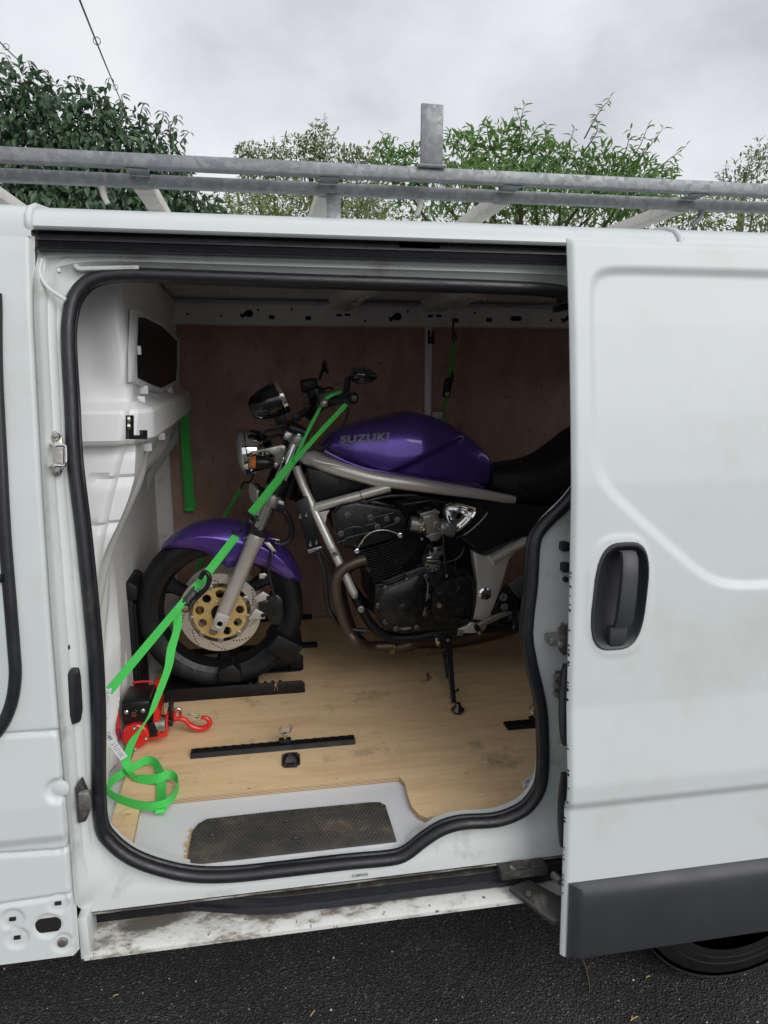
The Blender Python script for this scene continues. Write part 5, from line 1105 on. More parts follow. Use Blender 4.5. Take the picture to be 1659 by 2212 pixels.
# side stand: hinge under the frame, foot on the board
sp0 = B(966, 1382, -.165); ft = UZ(985, 1533, .578); ft0 = U(980, 1518, ft.y + .01)
g = G(); d = (ft0 - sp0); n_ = V((1, 0, .05)).normalized(); bn = d.cross(n_).normalized()
g.loft([[sp0 + d * t + n_ * (wd * a) + bn * (wd * .8 * b) for a, b in ((-1, -.5), (-.5, -1), (.5, -1), (1, -.5), (1, .5), (.5, 1), (-.5, 1), (-1, .5))] for t, wd in ((-.02, .013), (.05, .0135), (.5, .0105), (.85, .0085), (1.0, .0085))]); ss = mpart('side_stand', g, MT['gloss'], smooth=30)
g = G(); c = UZ(986, 1532, .586); g.loft([[c + V((a * sx + .004, b * sy, dz)) for a, b in [(math.cos(t), math.sin(t)) for t in np.linspace(0, 6.283, 16, endpoint=False)]] for sx, sy, dz in ((.009, .008, .022), (.012, .012, .010), (.021, .018, .003), (.0225, .020, -.003), (.016, .016, -.0125))]); g.build('stand_foot', MT['gloss'], ss)
g = G(); p = sp0 + d * .84 + n_ * .008; g.tube([p, p + n_ * .008 + V((0, -.004, .006))], .0035, 8); g.sphere(p + n_ * .009 + V((0, -.004, .008)), .005, 10, 8); g.build('stand_tang', MT['engine'], ss)
g = G(); a, b_ = sp0 + d * .2 - n_ * .016, sp0 + d * .62 - n_ * .012
g.tube([a + (b_ - a) * (k / 120) + V((.005 * math.cos(k * 1.0), .005 * math.sin(k * 1.0), 0)) for k in range(121)], .0016, 6); g.build('stand_spring', MT['engine'], ss)
g = G(); g.obox(B(952, 1372, -.15), (.032, 0, -.002), (0, .02, 0), (0, 0, .012)); g.obox(B(962, 1384, -.155), (.014, 0, 0), (0, .010, 0), (0, 0, .014)); sk = mpart('stand_bracket', g, MT['black'], bevel=.003)
g = G(); plate(g, [(940, 1380), (948, 1378), (953, 1392), (950, 1398), (944, 1394)], -.172, .006); g.build('stand_stop', MT['chrome'], sk, bevel=.001)
g = G(); g.lathe([(.006, 0), (.006, -.005), (0, -.005)], B(967, 1382, -.18), AY, 12); g.build('pivot_bolt', MT['alloy'], sk)
g = G(); g.tube(spline(BL([(975, 1392), (980, 1386), (988, 1384)], -.175), 4), .003, 8); g.build('stand_hook', MT['black'], sk)
# ================================================================ wheel chock
FZ = .5722
def xz_(px, py, y): p = U(px, py, y); return p.x, p.z
yn, yf = .895, 1.105
xr, xl_ = U(659, 1495, yn).x, U(352, 1520, yn).x - .02
ck = thing('wheel_chock', 'black steel wheel chock clamping the front wheel, with a silver clip in its rail', 'wheel chock', ((xr + xl_) / 2, 1.0, FZ))
zt_ = U(655, 1470, yn).z
for y0, y1 in ((yn, yn + .006), (yf - .006, yf)):
    g = G(); g.prism([(xl_, y0, FZ), (xr, y0, FZ), (xr, y0, zt_ - .012), (xr - .010, y0, zt_), (xl_, y0, zt_)], (0, y1 - y0, 0)); g.box((xl_, min(y0, y1 - .03) if y0 > 1 else y0 + .0065, FZ), (xr - .002, (y1 + .024) if y0 < 1 else y0 - .0005, FZ + .005)); ra_ = g.build('side_rail', MT['steelblack'], ck, bevel=.0015)
    for k in range(5):
        g = G(); g.lathe([(.0055, 0), (.0055, -.0008), (0, -.0008)], U(541 + k * 16, 1476 - k * 1.2, y0 - .0002), AY, 12)
        if y0 < 1: g.build('pin_hole', MT['hole'], ra_)
g = G(); g.box((xl_ + .01, yn + .0065, FZ), (xr - .16, yf - .0065, FZ + .004)); g.build('base_plate', MT['steelblack'], ck)
g = G(); p = [U(627, 1450, yf - .02), U(650, 1450, yf - .02)]; g.prism([(p[0].x, yf - .02, FZ), (p[1].x + .01, yf - .02, FZ), (p[1].x + .01, yf - .02, FZ + .055), (p[1].x - .004, yf - .02, FZ + .068), (p[0].x, yf - .02, FZ + .068)], (0, .005, 0)); g.build('end_plate', MT['steelblack'], ck, bevel=.002)
g = G(); p0, p1 = U(263, 1260, .95).x, U(326, 1260, .95).x; zt2 = U(290, 1250, .95).z
g.box((p0, .925, FZ), (p0 + .035, .965, zt2 - .05)); g.box((p0 + .01, 1.035, FZ), (p0 + .045, 1.075, zt2 - .05)); ps = g.build('upright', MT['steelblack'], ck, bevel=.003, kind='stuff')
g = G(); g.prism([(p0 - .002, .918, zt2 - .06), (p0 + .05, .918, zt2 - .07), (p0 + .055, .918, zt2 - .02), (p0 + .03, .918, zt2), (p0 + .002, .918, zt2 - .01)], (0, .165, 0)); g.build('wheel_stop', MT['steelblack'], ck, bevel=.008)
g = G(); g.box((p0 + .036, .93, FZ + .02), (p0 + .042, 1.07, zt2 - .08)); g.build('stop_plate', MT['steelblack'], ck)
for P in ([(575, 1404), (601, 1372), (656, 1398), (628, 1436), (605, 1420)], [(470, 1450), (502, 1436), (521, 1452), (521, 1474), (474, 1474)]):
    g = G(); g.prism([U(x, y, .905) for x, y in P], (0, .185, 0)); g.build('cradle_block', MT['steelblack'], ck, bevel=.004)
g = G(); a_ = UZ(660, 1396, FZ); g.box((a_.x - .55, a_.y - .02, FZ), (UZ(685, 1394, FZ).x, a_.y + .02, FZ + .012)); g.build('cross_foot', MT['steelblack'], ck, bevel=.002)
g = G(); a_ = UZ(662, 1336, FZ); g.box((a_.x - .4, a_.y - .015, FZ), (UZ(674, 1336, FZ).x, a_.y + .02, FZ + .016)); g.build('cross_foot', MT['steelblack'], ck, bevel=.002)
g = G(); yy = yn - .004; g.tube(spline([U(*q, yy) for q in [(592, 1492), (596, 1479), (601, 1470), (606, 1464), (603, 1461), (597, 1465), (595, 1475), (597, 1480), (600, 1492)]], 5), .0014, 6)
g.sphere(U(595, 1480, yy), .0045, 10, 8); g.build('retaining_clip', MT['brass'], ck)

# ================================================================ winch
wy = .585
wn = thing('winch', 'red and black electric winch lying on the plywood beside the wheel chock', 'winch', (U(300, 1600, wy).x, .64, FZ))
def W_(P, y): return [U(x, yy, y) for x, yy in P]
c = U(292, 1592, wy); r_ = mpx(292, 1592, wy) * 30
g = G(); g.lathe([(r_ * .86, .0), (r_ * .97, .003), (r_, .008), (r_, .03), (r_ * .9, .034), (r_ * .9, .15)], c, AY, 36); g.build('gear_cover', MT['red'], wn, 30)
g = G(); [g.lathe([(.0055, .001), (.005, -.003), (.0025, -.0035), (0, -.001)], U(*q, wy), AY, 12) for q in ((291, 1572), (293, 1617), (316, 1594))]; g.build('cover_screw', MT['stud'], wn, kind='stuff')
f0, f1 = U(261, 1555, .60), U(325, 1517, .60); zb = U(334, 1477, .72).z
P = [(.60, f0.z - .015), (.60, f1.z), (.612, f1.z + .008), (.715, zb), (.74, zb - .01), (.74, f0.z - .015)]
g = G(); g.loft([[(x, y, z) for y, z in P] for x in (f0.x + .004, f1.x)]); bx_ = g.build('control_box', MT['black'], wn, bevel=.007, bseg=3)
for q in ((273, 1538), (309, 1535)):
    g = G(); g.lathe([(.0065, .001), (.0065, -.003), (.004, -.005), (0, -.005)], U(*q, .599), AY, 8); g.build('box_bolt', MT['stud'], bx_)
g = G(); pc_ = U(290, 1541, .599); g.lathe([(.014, .002), (.014, -.004), (.012, -.006), (0, -.006)], pc_, AY, 24); sk_ = g.build('power_socket', MT['black'], bx_)
def letters(txt, c, ux, uz, m, name, par, off=.01):
    cu = bpy.data.curves.new(name, 'FONT'); cu.body = txt; cu.size = 1; cu.align_x = 'CENTER'; cu.offset = off; cu.resolution_u = 2
    ob = bpy.data.objects.new(name, cu); COL.objects.link(ob); bpy.context.view_layer.update()
    me = bpy.data.meshes.new_from_object(ob.evaluated_get(bpy.context.evaluated_depsgraph_get())); COL.objects.unlink(ob); bpy.data.objects.remove(ob)
    for v in me.vertices: v.co = V(c) + V(ux) * v.co.x + V(uz) * v.co.y
    me.materials.clear(); me.materials.append(m); return link(name, me, par)
letters('12V', pc_ + V((0, -.0066, -.007)), (.0088, 0, 0), (0, 0, .0095), MT['red'], 'socket_lettering', bx_, .03)
letters('DC', pc_ + V((0, -.0066, .002)), (.0078, 0, 0), (0, 0, .008), MT['alloy'], 'socket_lettering', bx_)
g = G(); g.prism(W_([(330, 1560), (332, 1530), (338, 1526), (344, 1536), (345, 1592), (330, 1594)], .605), (0, .11, 0)); g.prism(W_([(322, 1588), (361, 1582), (361, 1592), (322, 1598)], .605), (0, .12, 0)); g.prism(W_([(357, 1549), (361, 1549), (361, 1590), (357, 1590)], .605), (0, .12, 0)); g.build('winch_frame', MT['red'], wn, bevel=.002, kind='stuff')
g = G(); g.tube([U(332, 1566, .62), U(358, 1564, .62)], .022, 18); g.build('cable_drum', MT['alloy'], wn)
g = G(); g.prism(W_([(322, 1560), (333, 1562), (341, 1580), (339, 1590), (324, 1594), (318, 1580)], .597), (0, .006, 0)); g.build('drum_guard', MT['black'], wn, bevel=.002)
g = G(); g.tube(spline(W_([(286, 1477), (292, 1474), (318, 1472), (334, 1474)], .73), 4), .004, 8); g.prism(W_([(332, 1476), (346, 1466), (349, 1478), (338, 1490)], .715), (0, .02, 0)); g.build('carry_handle', MT['red'], wn)
g = G(); g.tube(spline(W_([(248, 1540), (252, 1536), (255, 1548), (256, 1578)], .59), 4), .0045, 8); lv_ = g.build('clutch_lever', MT['red'], wn)
g = G(); g.prism(W_([(250, 1574), (258, 1577), (260, 1602), (244, 1601)], .58), (0, .02, 0)); g.build('lever_knob', MT['magenta'], lv_, bevel=.004)
g = G(); g.prism(W_([(362, 1515), (371, 1513), (373, 1570), (362, 1570)], .64), (0, .05, 0)); fl2 = g.build('cable_guide', MT['black'], wn, bevel=.003)
g = G(); g.tube([U(356, 1558, .635), U(372, 1558, .635)], .009, 14); g.build('guide_roller', MT['black'], fl2)
for q in ((353, 1558), (361, 1522)):
    g = G(); g.obox(U(*q, .632), (.004, 0, 0), (0, .005, 0), (0, 0, .006)); g.build('guide_bolt', MT['stud'], fl2, bevel=.001)
hp_ = [(376, 1552), (384, 1553), (392, 1553), (401, 1556), (410, 1566), (421, 1572), (434, 1574), (446, 1571), (453, 1563), (451, 1555), (443, 1550), (434, 1551)]
g = G(); g.tube(spline(W_(hp_, .665), 5), [.006, .007, .0075, .0075, .0085, .009, .009, .009, .0085, .008, .0065, .005], 12); g.tube(spline(W_([(379, 1558), (376, 1545), (381, 1536), (389, 1540), (390, 1552)], .665), 4), .0045, 8)
hk2 = g.build('hook', MT['red'], wn)
g = G(); g.prism(W_([(404, 1545), (408, 1541), (428, 1546), (431, 1549), (424, 1558), (414, 1553)], .662), (0, .006, 0)); g.build('hook_latch', MT['chrome'], hk2, bevel=.001)
g = G(); g.tube(spline(W_([(378, 1534), (383, 1530), (390, 1533), (391, 1540)], .66), 4), .004, 8); g.build('hook_swivel', MT['stud'], hk2)

letters('2128R5302', STAMP[0] + V((0, -.0006, 0)), (.0085, 0, 0), (0, 0, .0095), MT['grease'], 'stamped_number', frame)
# ================================================================ tie-down rails let on to the floor
def tie_rail(xa, xb, y, lab, ring_px):
    t = thing('tie_down_track', lab, 'tie-down track', ((xa + xb) / 2, y + .02, FZ), 'black tie-down tracks on the floor')
    g = G(); pr = [(0, FZ), (.002, FZ + .003), (.010, FZ + .0115), (.016, FZ + .0125), (.016, FZ + .006), (.031, FZ + .006), (.031, FZ + .0125), (.037, FZ + .0115), (.045, FZ + .003), (.047, FZ)]
    g.loft([[(x, y + a, z) for a, z in pr] for x in (xa, xb)]); tr = g.build('track_bar', MT['steelblack'], t, 25)
    n = int((xb - xa) / .0255)
    for k in range(n):
        x = xa + .016 + k * (xb - xa - .03) / (n - 1); g = G()
        g.lathe([(.0095, .0), (.0125, .0), (.0125, .0005), (.0095, .0005)], (x, y + .0235, FZ + .0128), (0, 0, 1), 14, True); g.box((x - .0125 * 0 - .0115, y + .0165, FZ + .0118), (x - .0105, y + .0305, FZ + .0132)); g.build('track_lip', MT['steelblack'], tr)
    p = UZ(*ring_px, FZ + .02); p.y = y + .0235
    g = G(); g.obox((p.x, p.y, FZ + .020), (.018, 0, 0), (0, .011, 0), (0, 0, .006)); fb_ = g.build('ring_base', MT['steelblack'], t, bevel=.003)
    g = G(); g.lathe([(.006, 0), (.006, .012), (.009, .014), (.009, .018), (0, .018)], (p.x, p.y, FZ + .024), (0, 0, 1), 14); g.build('ring_stud', MT['brass'], fb_)
    g = G(); cc_ = V((p.x + .002, p.y + .004, FZ + .052)); ua, va = V((1, 0, .12)).normalized() * .017, V((.1, .75, .55)).normalized() * .0155
    g.tube([cc_ + ua * math.cos(a) + va * math.sin(a) for a in np.linspace(0, 2 * math.pi, 28, endpoint=False)], .0028, 8, closed=True); g.build('lashing_ring', MT['stud'], t)
a_, b_ = UZ(411, 1641, FZ), UZ(768, 1607, FZ)
tie_rail(a_.x, b_.x, (a_.y + b_.y) / 2, 'black tie-down track in the middle of the floor, between the hook and the step', (616, 1606))
a2 = UZ(1100, 1578, FZ); tie_rail(a2.x - .004, a2.x + .475, a2.y, 'black tie-down track half hidden behind the right-hand door seal', (1160, 1558))
fr_ = thing('floor_ring', 'grey lashing point sunk in the plywood in front of the middle track', 'lashing ring', (UZ(628, 1642, FZ).x, UZ(628, 1642, FZ).y, FZ))
g = G(); P = [UZ(*q, FZ + .0012) for q in [(609, 1630), (618, 1626), (640, 1624), (648, 1628), (649, 1650), (640, 1658), (614, 1659), (608, 1654)]]; g.prism(P, (0, 0, -.0009)); g.build('recess_plate', MT['alloy'], fr_)
g = G(); P = [UZ(*q, FZ + .0040) for q in [(613, 1652), (613, 1640), (618, 1632), (628, 1629), (638, 1631), (644, 1639), (644, 1651)]]; g.tube(spline(P, 4), .0042, 10); g.build('ring', MT['black'], fr_)
g = G(); g.obox(UZ(628, 1652, FZ + .005), (.012, 0, 0), (0, .006, 0), (0, 0, .004)); g.build('ring_hinge', MT['black'], fr_, bevel=.002)

# ================================================================ straps
def run(P, k=1):
    return [U(x, y, d) for x, y, d in P]
def flat(pts, wd, tw=0):
    o = []
    for i in range(len(pts)):
        d = (pts[min(i + 1, len(pts) - 1)] - pts[max(i - 1, 0)]).normalized(); v = V((d.z, tw, -d.x)); o.append(v.normalized() * wd)
    return o
def seg(P, n=10): return spline(P, n) if len(P) > 2 else [lerp(P[0], P[1], i / n) for i in range(n + 1)]
sa = thing('ratchet_strap', 'bright green ratchet strap in front, from the handlebar to beside the winch, tail on floor', 'ratchet strap', UZ(330, 1690, FZ), 'green ratchet straps')
def strip(name, P, wd, par, tw=.15, th=.0018, wv=None, m=None):
    pts = seg(P); return link(name, ribbon_mesh(name, pts, wv or flat(pts, wd, tw), th, m or MT['strap']), par)
A1 = run([(541, 1108, .80), (640, 986, .735)]); strip('soft_loop', A1, .0205, sa)
strip('soft_loop', run([(547, 1112, .805), (643, 990, .74)]), .012, sa, .3)
strip('loop_strand', run([(636, 992, .733), (668, 925, .70), (692, 880, .675), (697, 868, .668), (714, 855, .67), (738, 846, .70)]), .0105, sa, .5)
strip('loop_strand', run([(636, 996, .732), (690, 935, .70), (748, 873, .66)]), .0145, sa, .3)
g = G(); g.tube(spline(run([(560, 1126, .80), (550, 1117, .80), (540, 1110, .80), (536, 1120, .80), (545, 1128, .80), (552, 1123, .80)]), 4), .0035, 8); g.tube(spline(run([(536, 1120, .80), (526, 1135, .79), (517, 1150, .785), (505, 1153, .785), (503, 1146, .785)]), 4), .0038, 8); g.tube(spline(run([(552, 1123, .80), (540, 1150, .79), (528, 1160, .785)]), 4), .0035, 8); g.build('strap_hook', MT['black'], sa)
A2 = run([(509, 1158, .785), (420, 1272, .69)]); strip('webbing', A2, .0215, sa)
strip('webbing', run([(514, 1160, .790), (425, 1276, .695)]), .013, sa, .35)
A3 = run([(398, 1298, .665), (236, 1492, .285)]); strip('webbing', A3, .0225, sa, .1)
for (a_, b_, t0, t1) in ((A2[0], A2[1], .42, .62), (A1[0], A1[1], .80, .97), (A3[0], A3[1], .02, .10)):
    dd_ = (b_ - a_).normalized(); wd_ = V((dd_.z, 0, -dd_.x)).normalized() * .0085; zz = [lerp(a_, b_, lerp(t0, t1, k / 9)) + wd_ * (1 if k % 2 else -1) + V((0, -.0022, 0)) for k in range(10)]
    g = G(); g.tube(zz, .0007, 5); g.build('stitching', MT['thread'], sa)
d = (A2[1] - A2[0]).normalized(); pr_ = V((d.z, 0, -d.x)).normalized(); cR = U(412, 1292, .675)
g = G(); g.obox(cR + pr_ * .012, d * .034, pr_ * .003, V((0, .012, 0))); g.obox(cR - pr_ * .012, d * .034, pr_ * .003, V((0, .012, 0))); g.obox(cR + V((0, .004, 0)), d * .024, pr_ * .011, V((0, .004, 0))); rt_ = g.build('ratchet_frame', MT['black'], sa, bevel=.002)
g = G(); a_ = U(428, 1288, .672); h1 = U(452, 1246, .665); g.tube(spline([cR + pr_ * -.010 + d * .01, a_, U(447, 1268, .665), h1, U(442, 1236, .668), U(432, 1250, .67)], 4), .0075, 10, flat=.8); g.build('ratchet_handle', MT['black'], rt_)
g = G(); c = U(401, 1314, .655); g.lathe([(.0125, .006), (.0135, 0), (.0125, -.004), (.009, -.005), (.008, -.003)], c, AY, 22); g.build('ratchet_wheel', MT['black'], rt_)
g = G(); g.lathe([(.0085, -.002), (.0085, -.006), (.004, -.007), (0, -.006)], c, AY, 18); g.build('spool_end', MT['brass'], rt_)
for q in ((427, 1272), (418, 1285), (425, 1300)):
    g = G(); g.lathe([(.0035, 0), (.003, -.003), (0, -.003)], U(*q, .662), AY, 10); g.build('rivet', MT['stud'], rt_)
# loose tail: falls to the floor and lies in loops, partly on edge
TL = [(381, 1316, .655), (384, 1350, .64), (379, 1372, .63), (370, 1402, .615), (364, 1440, .60), (350, 1480, .585), (337, 1514, .57), (326, 1542, .552), (308, 1568, .535), (290, 1594, .515), (277, 1624, .495), (272, 1648, .47)]
pts = run(TL); wv = []
for i, (x, y, dd) in enumerate(TL):
    wv.append(V([(.020, .010, -.004), (.022, 0, .002), (.023, .006, .004), (.023, .002, -.002), (.022, .006, .004), (.022, .004, .005), (.021, .006, .008), (.017, .010, .010), (.017, .010, .012), (.021, .002, .006), (.023, .0, .002), (.021, .004, -.006)][i]))
FLp = [(284, 1672, .582, (.012, .012, -.010)), (308, 1683, .580, (.004, .012, .010)), (340, 1682, .588, (0, .014, .012)), (366, 1673, .594, (0, .010, .020)), (383, 1684, .590, (0, .004, .024)), (383, 1704, .587, (0, 0, .025)), (366, 1730, .586, (0, 0, .025)), (333, 1742, .586, (0, 0, .025)), (292, 1737, .586, (0, 0, .025)), (250, 1722, .586, (0, 0, .025)), (230, 1704, .587, (0, .004, .025)), (238, 1690, .586, (0, .008, .023)), (262, 1672, .582, (0, .016, .016)), (290, 1656, .582, (0, .018, .016)), (316, 1643, .590, (0, .014, .020)), (335, 1648, .592, (.010, 0, .022)), (346, 1672, .588, (.020, 0, .012)), (348, 1700, .577, (.024, 0, 0)), (347, 1730, .5765, (.025, 0, 0)), (347, 1752, .576, (.025, 0, 0))]
for x, y, z, w_ in FLp: pts.append(UZ(x, y, z)); wv.append(V(w_))
pp_ = spline(pts, 5); ww = spline(wv, 5); link('strap_tail', ribbon_mesh('strap_tail', pp_, [q.normalized() * .0245 for q in ww], .0018, MT['strap']), sa)
g = G(); p = UZ(347, 1752, .574); g.lathe([(.0065, -.012), (.0065, .012)], p, (1, 0, 0), 12); g.build('folded_end', MT['strap'], sa)
# paper labels sewn to the strap
LBt = run([(233, 1488, .283), (229, 1515, .28), (228, 1545, .278), (226, 1560, .276)]); pl1 = seg(LBt, 6); lab = link('care_label', ribbon_mesh('care_label', pl1, [V((.018, 0, .003))] * len(pl1), .0006, MT['paper']), sa)
LB2 = run([(226, 1562, .275), (236, 1592, .274), (254, 1620, .273), (268, 1638, .272)]); pl2 = seg(LB2, 6); wv2 = flat(pl2, .020, 0); lab2 = link('care_label', ribbon_mesh('care_label', pl2, wv2, .0006, MT['paper']), sa)
g = G()
for PL, WV in ((pl1, [V((.018, 0, .003))] * len(pl1)), (pl2, wv2)):
    for i in range(1, len(PL) - 1):
        if random.random() < .12: continue
        dd = (PL[i + 1] - PL[i]).normalized(); a, b = random.uniform(-.42, -.2), random.uniform(.1, .42)
        g.add([PL[i] + WV[i] * a + V((0, -.0009, 0)), PL[i] + WV[i] * b + V((0, -.0009, 0)), PL[i] + WV[i] * b + dd * .0011 + V((0, -.0009, 0)), PL[i] + WV[i] * a + dd * .0011 + V((0, -.0009, 0))], [(0, 1, 2, 3)])
g.build('label_print', MT['print'], sa, kind='stuff')
letters('Fr', U(236, 1597, .271), (.011, 0, -.006), (.006, 0, .011), MT['print'], 'label_lettering', sa)
# far front strap
sb_ = thing('ratchet_strap', 'dark green strap hooked below the headlamp on the far side of the motorcycle', 'ratchet strap', U(490, 1110, 1.4), 'green ratchet straps')
P = run([(521, 1055, 1.14), (505, 1080, 1.22), (486, 1114, 1.34), (450, 1180, 1.45), (424, 1235, 1.5)]); pts = seg(P, 4); link('webbing', ribbon_mesh('webbing', pts, flat(pts, .026, 1.6), .002, MT['strap']), sb_)
g = G(); g.tube(spline(run([(520, 1056, 1.13), (526, 1043, 1.12), (540, 1040, 1.11), (546, 1030, 1.11), (545, 1018, 1.11)]), 4), .0035, 8); g.build('strap_hook', MT['black'], sb_)
# strap hanging on the back wall
sc_ = thing('ratchet_strap', 'wide green strap hanging against the dark plywood beside the bulkhead', 'ratchet strap', U(405, 1000, 1.64), 'green ratchet straps')
for dx, dy, y0, y1 in ((0, 0, 880, 1104), (5, .012, 980, 1096)):
    P = run([(398 + dx, y0, 1.635 - dy), (401 + dx, (y0 * 2 + y1) / 3, 1.63 - dy), (404 + dx, (y0 + 2 * y1) / 3, 1.625 - dy), (409 + dx, y1, 1.63 - dy)]); pts = seg(P, 5)
    link('webbing', ribbon_mesh('webbing', pts, [V((.036, .004, 0))] * len(pts), .002, MT['strap']), sc_)
g = G(); g.lathe([(.010, -.019), (.010, .019)], U(410, 1100, 1.62), (1, 0, 0), 12); g.build('folded_end', MT['strap'], sc_)
g = G(); g.lathe([(.006, .03), (.006, .0), (.014, -.002), (0, -.004)], U(399, 876, 1.63), AY, 10); g.build('wall_peg', MT['black'], sc_)
# rear strap from the rail
se = thing('ratchet_strap', 'thin green strap with a ratchet hung from the rail behind the fuel tank', 'ratchet strap', U(966, 850, 1.45), 'green ratchet straps')
P = run([(981, 735, 1.56), (976, 775, 1.52), (972, 812, 1.49)]); pts = seg(P, 5); link('webbing', ribbon_mesh('webbing', pts, [V((.009, -.012, 0))] * len(pts), .002, MT['strap']), se)
P = run([(964, 856, 1.44), (958, 895, 1.38), (950, 950, 1.3)]); pts = seg(P, 5); link('webbing', ribbon_mesh('webbing', pts, [V((.003, -.02, 0))] * len(pts), .002, MT['strap']), se)
g = G(); g.tube(spline(run([(988, 692, 1.60), (982, 690, 1.585), (979, 700, 1.58), (980, 716, 1.57), (985, 726, 1.565), (983, 738, 1.56), (978, 732, 1.56), (980, 718, 1.57)]), 4), .0038, 8); g.build('strap_hook', MT['black'], se)
g = G(); g.prism(run([(964, 820, 1.46), (972, 814, 1.46), (976, 826, 1.46), (972, 856, 1.46), (958, 858, 1.46)]), (0, .03, 0)); g.prism(run([(973, 810, 1.45), (978, 800, 1.45), (981, 812, 1.45), (976, 836, 1.45)]), (0, .012, 0)); rr_ = g.build('ratchet_frame', MT['black'], se, bevel=.003)
g = G(); c = U(965, 851, 1.455); g.lathe([(.016, .004), (.017, 0), (.012, -.004), (.011, -.002)], c, AY, 20); g.build('ratchet_wheel', MT['black'], rr_)
g = G(); g.lathe([(.011, -.001), (.010, -.005), (0, -.004)], c, AY, 16); g.build('spool_end', MT['brass'], rr_)
# white tag lying by the right-hand seal
g = G(); P = [UZ(*q, .5755) for q in [(1126, 1691), (1162, 1674), (1170, 1684), (1130, 1703)]]; P[1].z += .012; P[2].z += .012
g.prism(P, (0, 0, .0006)); pt = g.build('paper_tag', MT['paper'], smooth=None); tag(pt, 'small white printed paper tag on the plywood beside the right-hand door seal', 'paper tag')
g = G(); u_, v_ = P[1] - P[0], P[3] - P[0]
for k in (.16, .22, .26, .31, .36, .40, .52, .56, .62, .66, .70, .80, .86):
    g.add([P[0] + u_ * k + v_ * .25 + V((0, 0, .0012)), P[0] + u_ * (k + .02) + v_ * .25 + V((0, 0, .0012)), P[0] + u_ * (k + .02) + v_ * .8 + V((0, 0, .0012)), P[0] + u_ * k + v_ * .8 + V((0, 0, .0012))], [(0, 1, 2, 3)])
g.build('tag_print', MT['print'], pt, kind='stuff')
# curled dead leaf on the boards
lf_ = thing('dead_leaf', 'curled brown dead leaf on the plywood left of the side stand', 'leaf', UZ(920, 1465, FZ))
g = G(); g.tube(spline([UZ(905, 1474, .574), UZ(914, 1471, .576), UZ(924, 1468, .580), UZ(926, 1466, .58)], 4), .0012, 6); g.build('leaf_stalk', MT['twig'], lf_)
g = G(); pts = [UZ(923, 1470, .577), UZ(926, 1464, .584), UZ(924, 1458, .588), UZ(923, 1452, .586)]; g.loft([[p + V((-.006 * k, 0, .002)), p + V((0, -.003, -.003)), p + V((.007 * k, 0, .003))] for p, k in zip(spline(pts, 3), (.3, .6, .9, 1, 1, .9, .7, .5, .3, .1))], closed=False); g.build('leaf_blade', MT['twig'], lf_)

# ================================================================ roof rack
rk = thing('roof_rack', 'galvanised steel roof rack with two long rails and an upright stop post', 'roof rack', (.4, .9, 2.0))
RX0, RX1 = -1.9, 2.4
g = G(); z0, z1 = U(830, 395, .25).z, U(830, 353, .25).z; z1, z0 = max(z0, z1), min(z0, z1)
zu1, zu0 = U(0, 315, .25).z, U(0, 345, .25).z
g.box((RX0, .25, zu0), (RX1, .283, zu1)); g.build('upper_rail', MT['galv'], rk, bevel=.0022, smooth=25)
zl1, zl0 = U(0, 362, .32).z, U(0, 388, .32).z
g = G(); g.box((RX0, .32, zl0), (RX1, .35, zl1)); g.build('lower_rail', MT['galv'], rk, bevel=.0022, smooth=25)
g = G(); g.box((RX0, 1.52, zu0), (RX1, 1.55, zu1)); g.build('upper_rail', MT['galv'], rk, bevel=.0022, smooth=25)
g = G(); g.box((RX0, 1.45, zl0), (RX1, 1.48, zl1)); g.build('lower_rail', MT['galv'], rk, bevel=.0022, smooth=25)
for px in (-75, 306, 706, 1088, 1478, 1870, 2300):
    x = U(px, 375, .34).x
    g = G(); zc = (zl0 + zl1) / 2; g.loft([[(x - .021, y, zc - .014), (x - .003, y, zc - .016), (x + .003, y, zc - .016), (x + .021, y, zc - .014), (x + .021, y, zc + .013), (x - .021, y, zc + .013)] for y in (.351, 1.449)]); g.build('cross_bar', MT['alu'], rk, bevel=.002)
    g = G(); g.box((x - .022, .262, zl1 - .004), (x + .022, .318, zu0 - .001)); g.build('joint_plate', MT['galv'], rk, bevel=.002)
for px in (720,):
    x = U(px, 400, .32).x
    for dx in (-1.45, 0, 1.45):
        g = G(); g.prism([(x + dx - .017, .322, zl0 - .001), (x + dx + .017, .322, zl0 - .001), (x + dx + .015, .30, 1.993), (x + dx - .015, .30, 1.993)], (0, .006, 0)); lg_ = g.build('rack_leg', MT['galv'], rk, bevel=.002)
        g = G(); g.prism([(x + dx - .017, 1.472, zl0 - .001), (x + dx + .017, 1.472, zl0 - .001), (x + dx + .015, 1.50, 1.998), (x + dx - .015, 1.50, 1.998)], (0, .006, 0)); g.build('rack_leg', MT['galv'], rk, bevel=.002)
a_, b_ = U(909, 223, .244), U(957, 358, .244)
g = G(); g.prism([(a_.x, .242, b_.z), (b_.x - .001, .242, b_.z), (b_.x - .001, .242, a_.z), (a_.x + .001, .242, a_.z + .001)], (0, .0075, 0)); st_ = g.build('stop_post', MT['galv'], rk, bevel=.0025)
g = G(); g.tube([(a_.x - .004, .243, zu1 + .001), (b_.x + .006, .243, zu1 + .0005)], .004, 8); g.build('weld', MT['galv'], st_)
for P in ([(222, 392), (222, 410), (226, 426), (233, 440)], [(908, 424), (908, 440), (905, 452), (899, 465)], [(1516, 448), (1515, 462), (1508, 474), (1494, 486)]):
    g = G(); g.tube(spline([U(*q, .335) for q in P], 5), [.007, .007, .006], 10); g.build('lashing_hook', MT['alu'] if P[0][0] < 1000 else MT['galv'], rk)

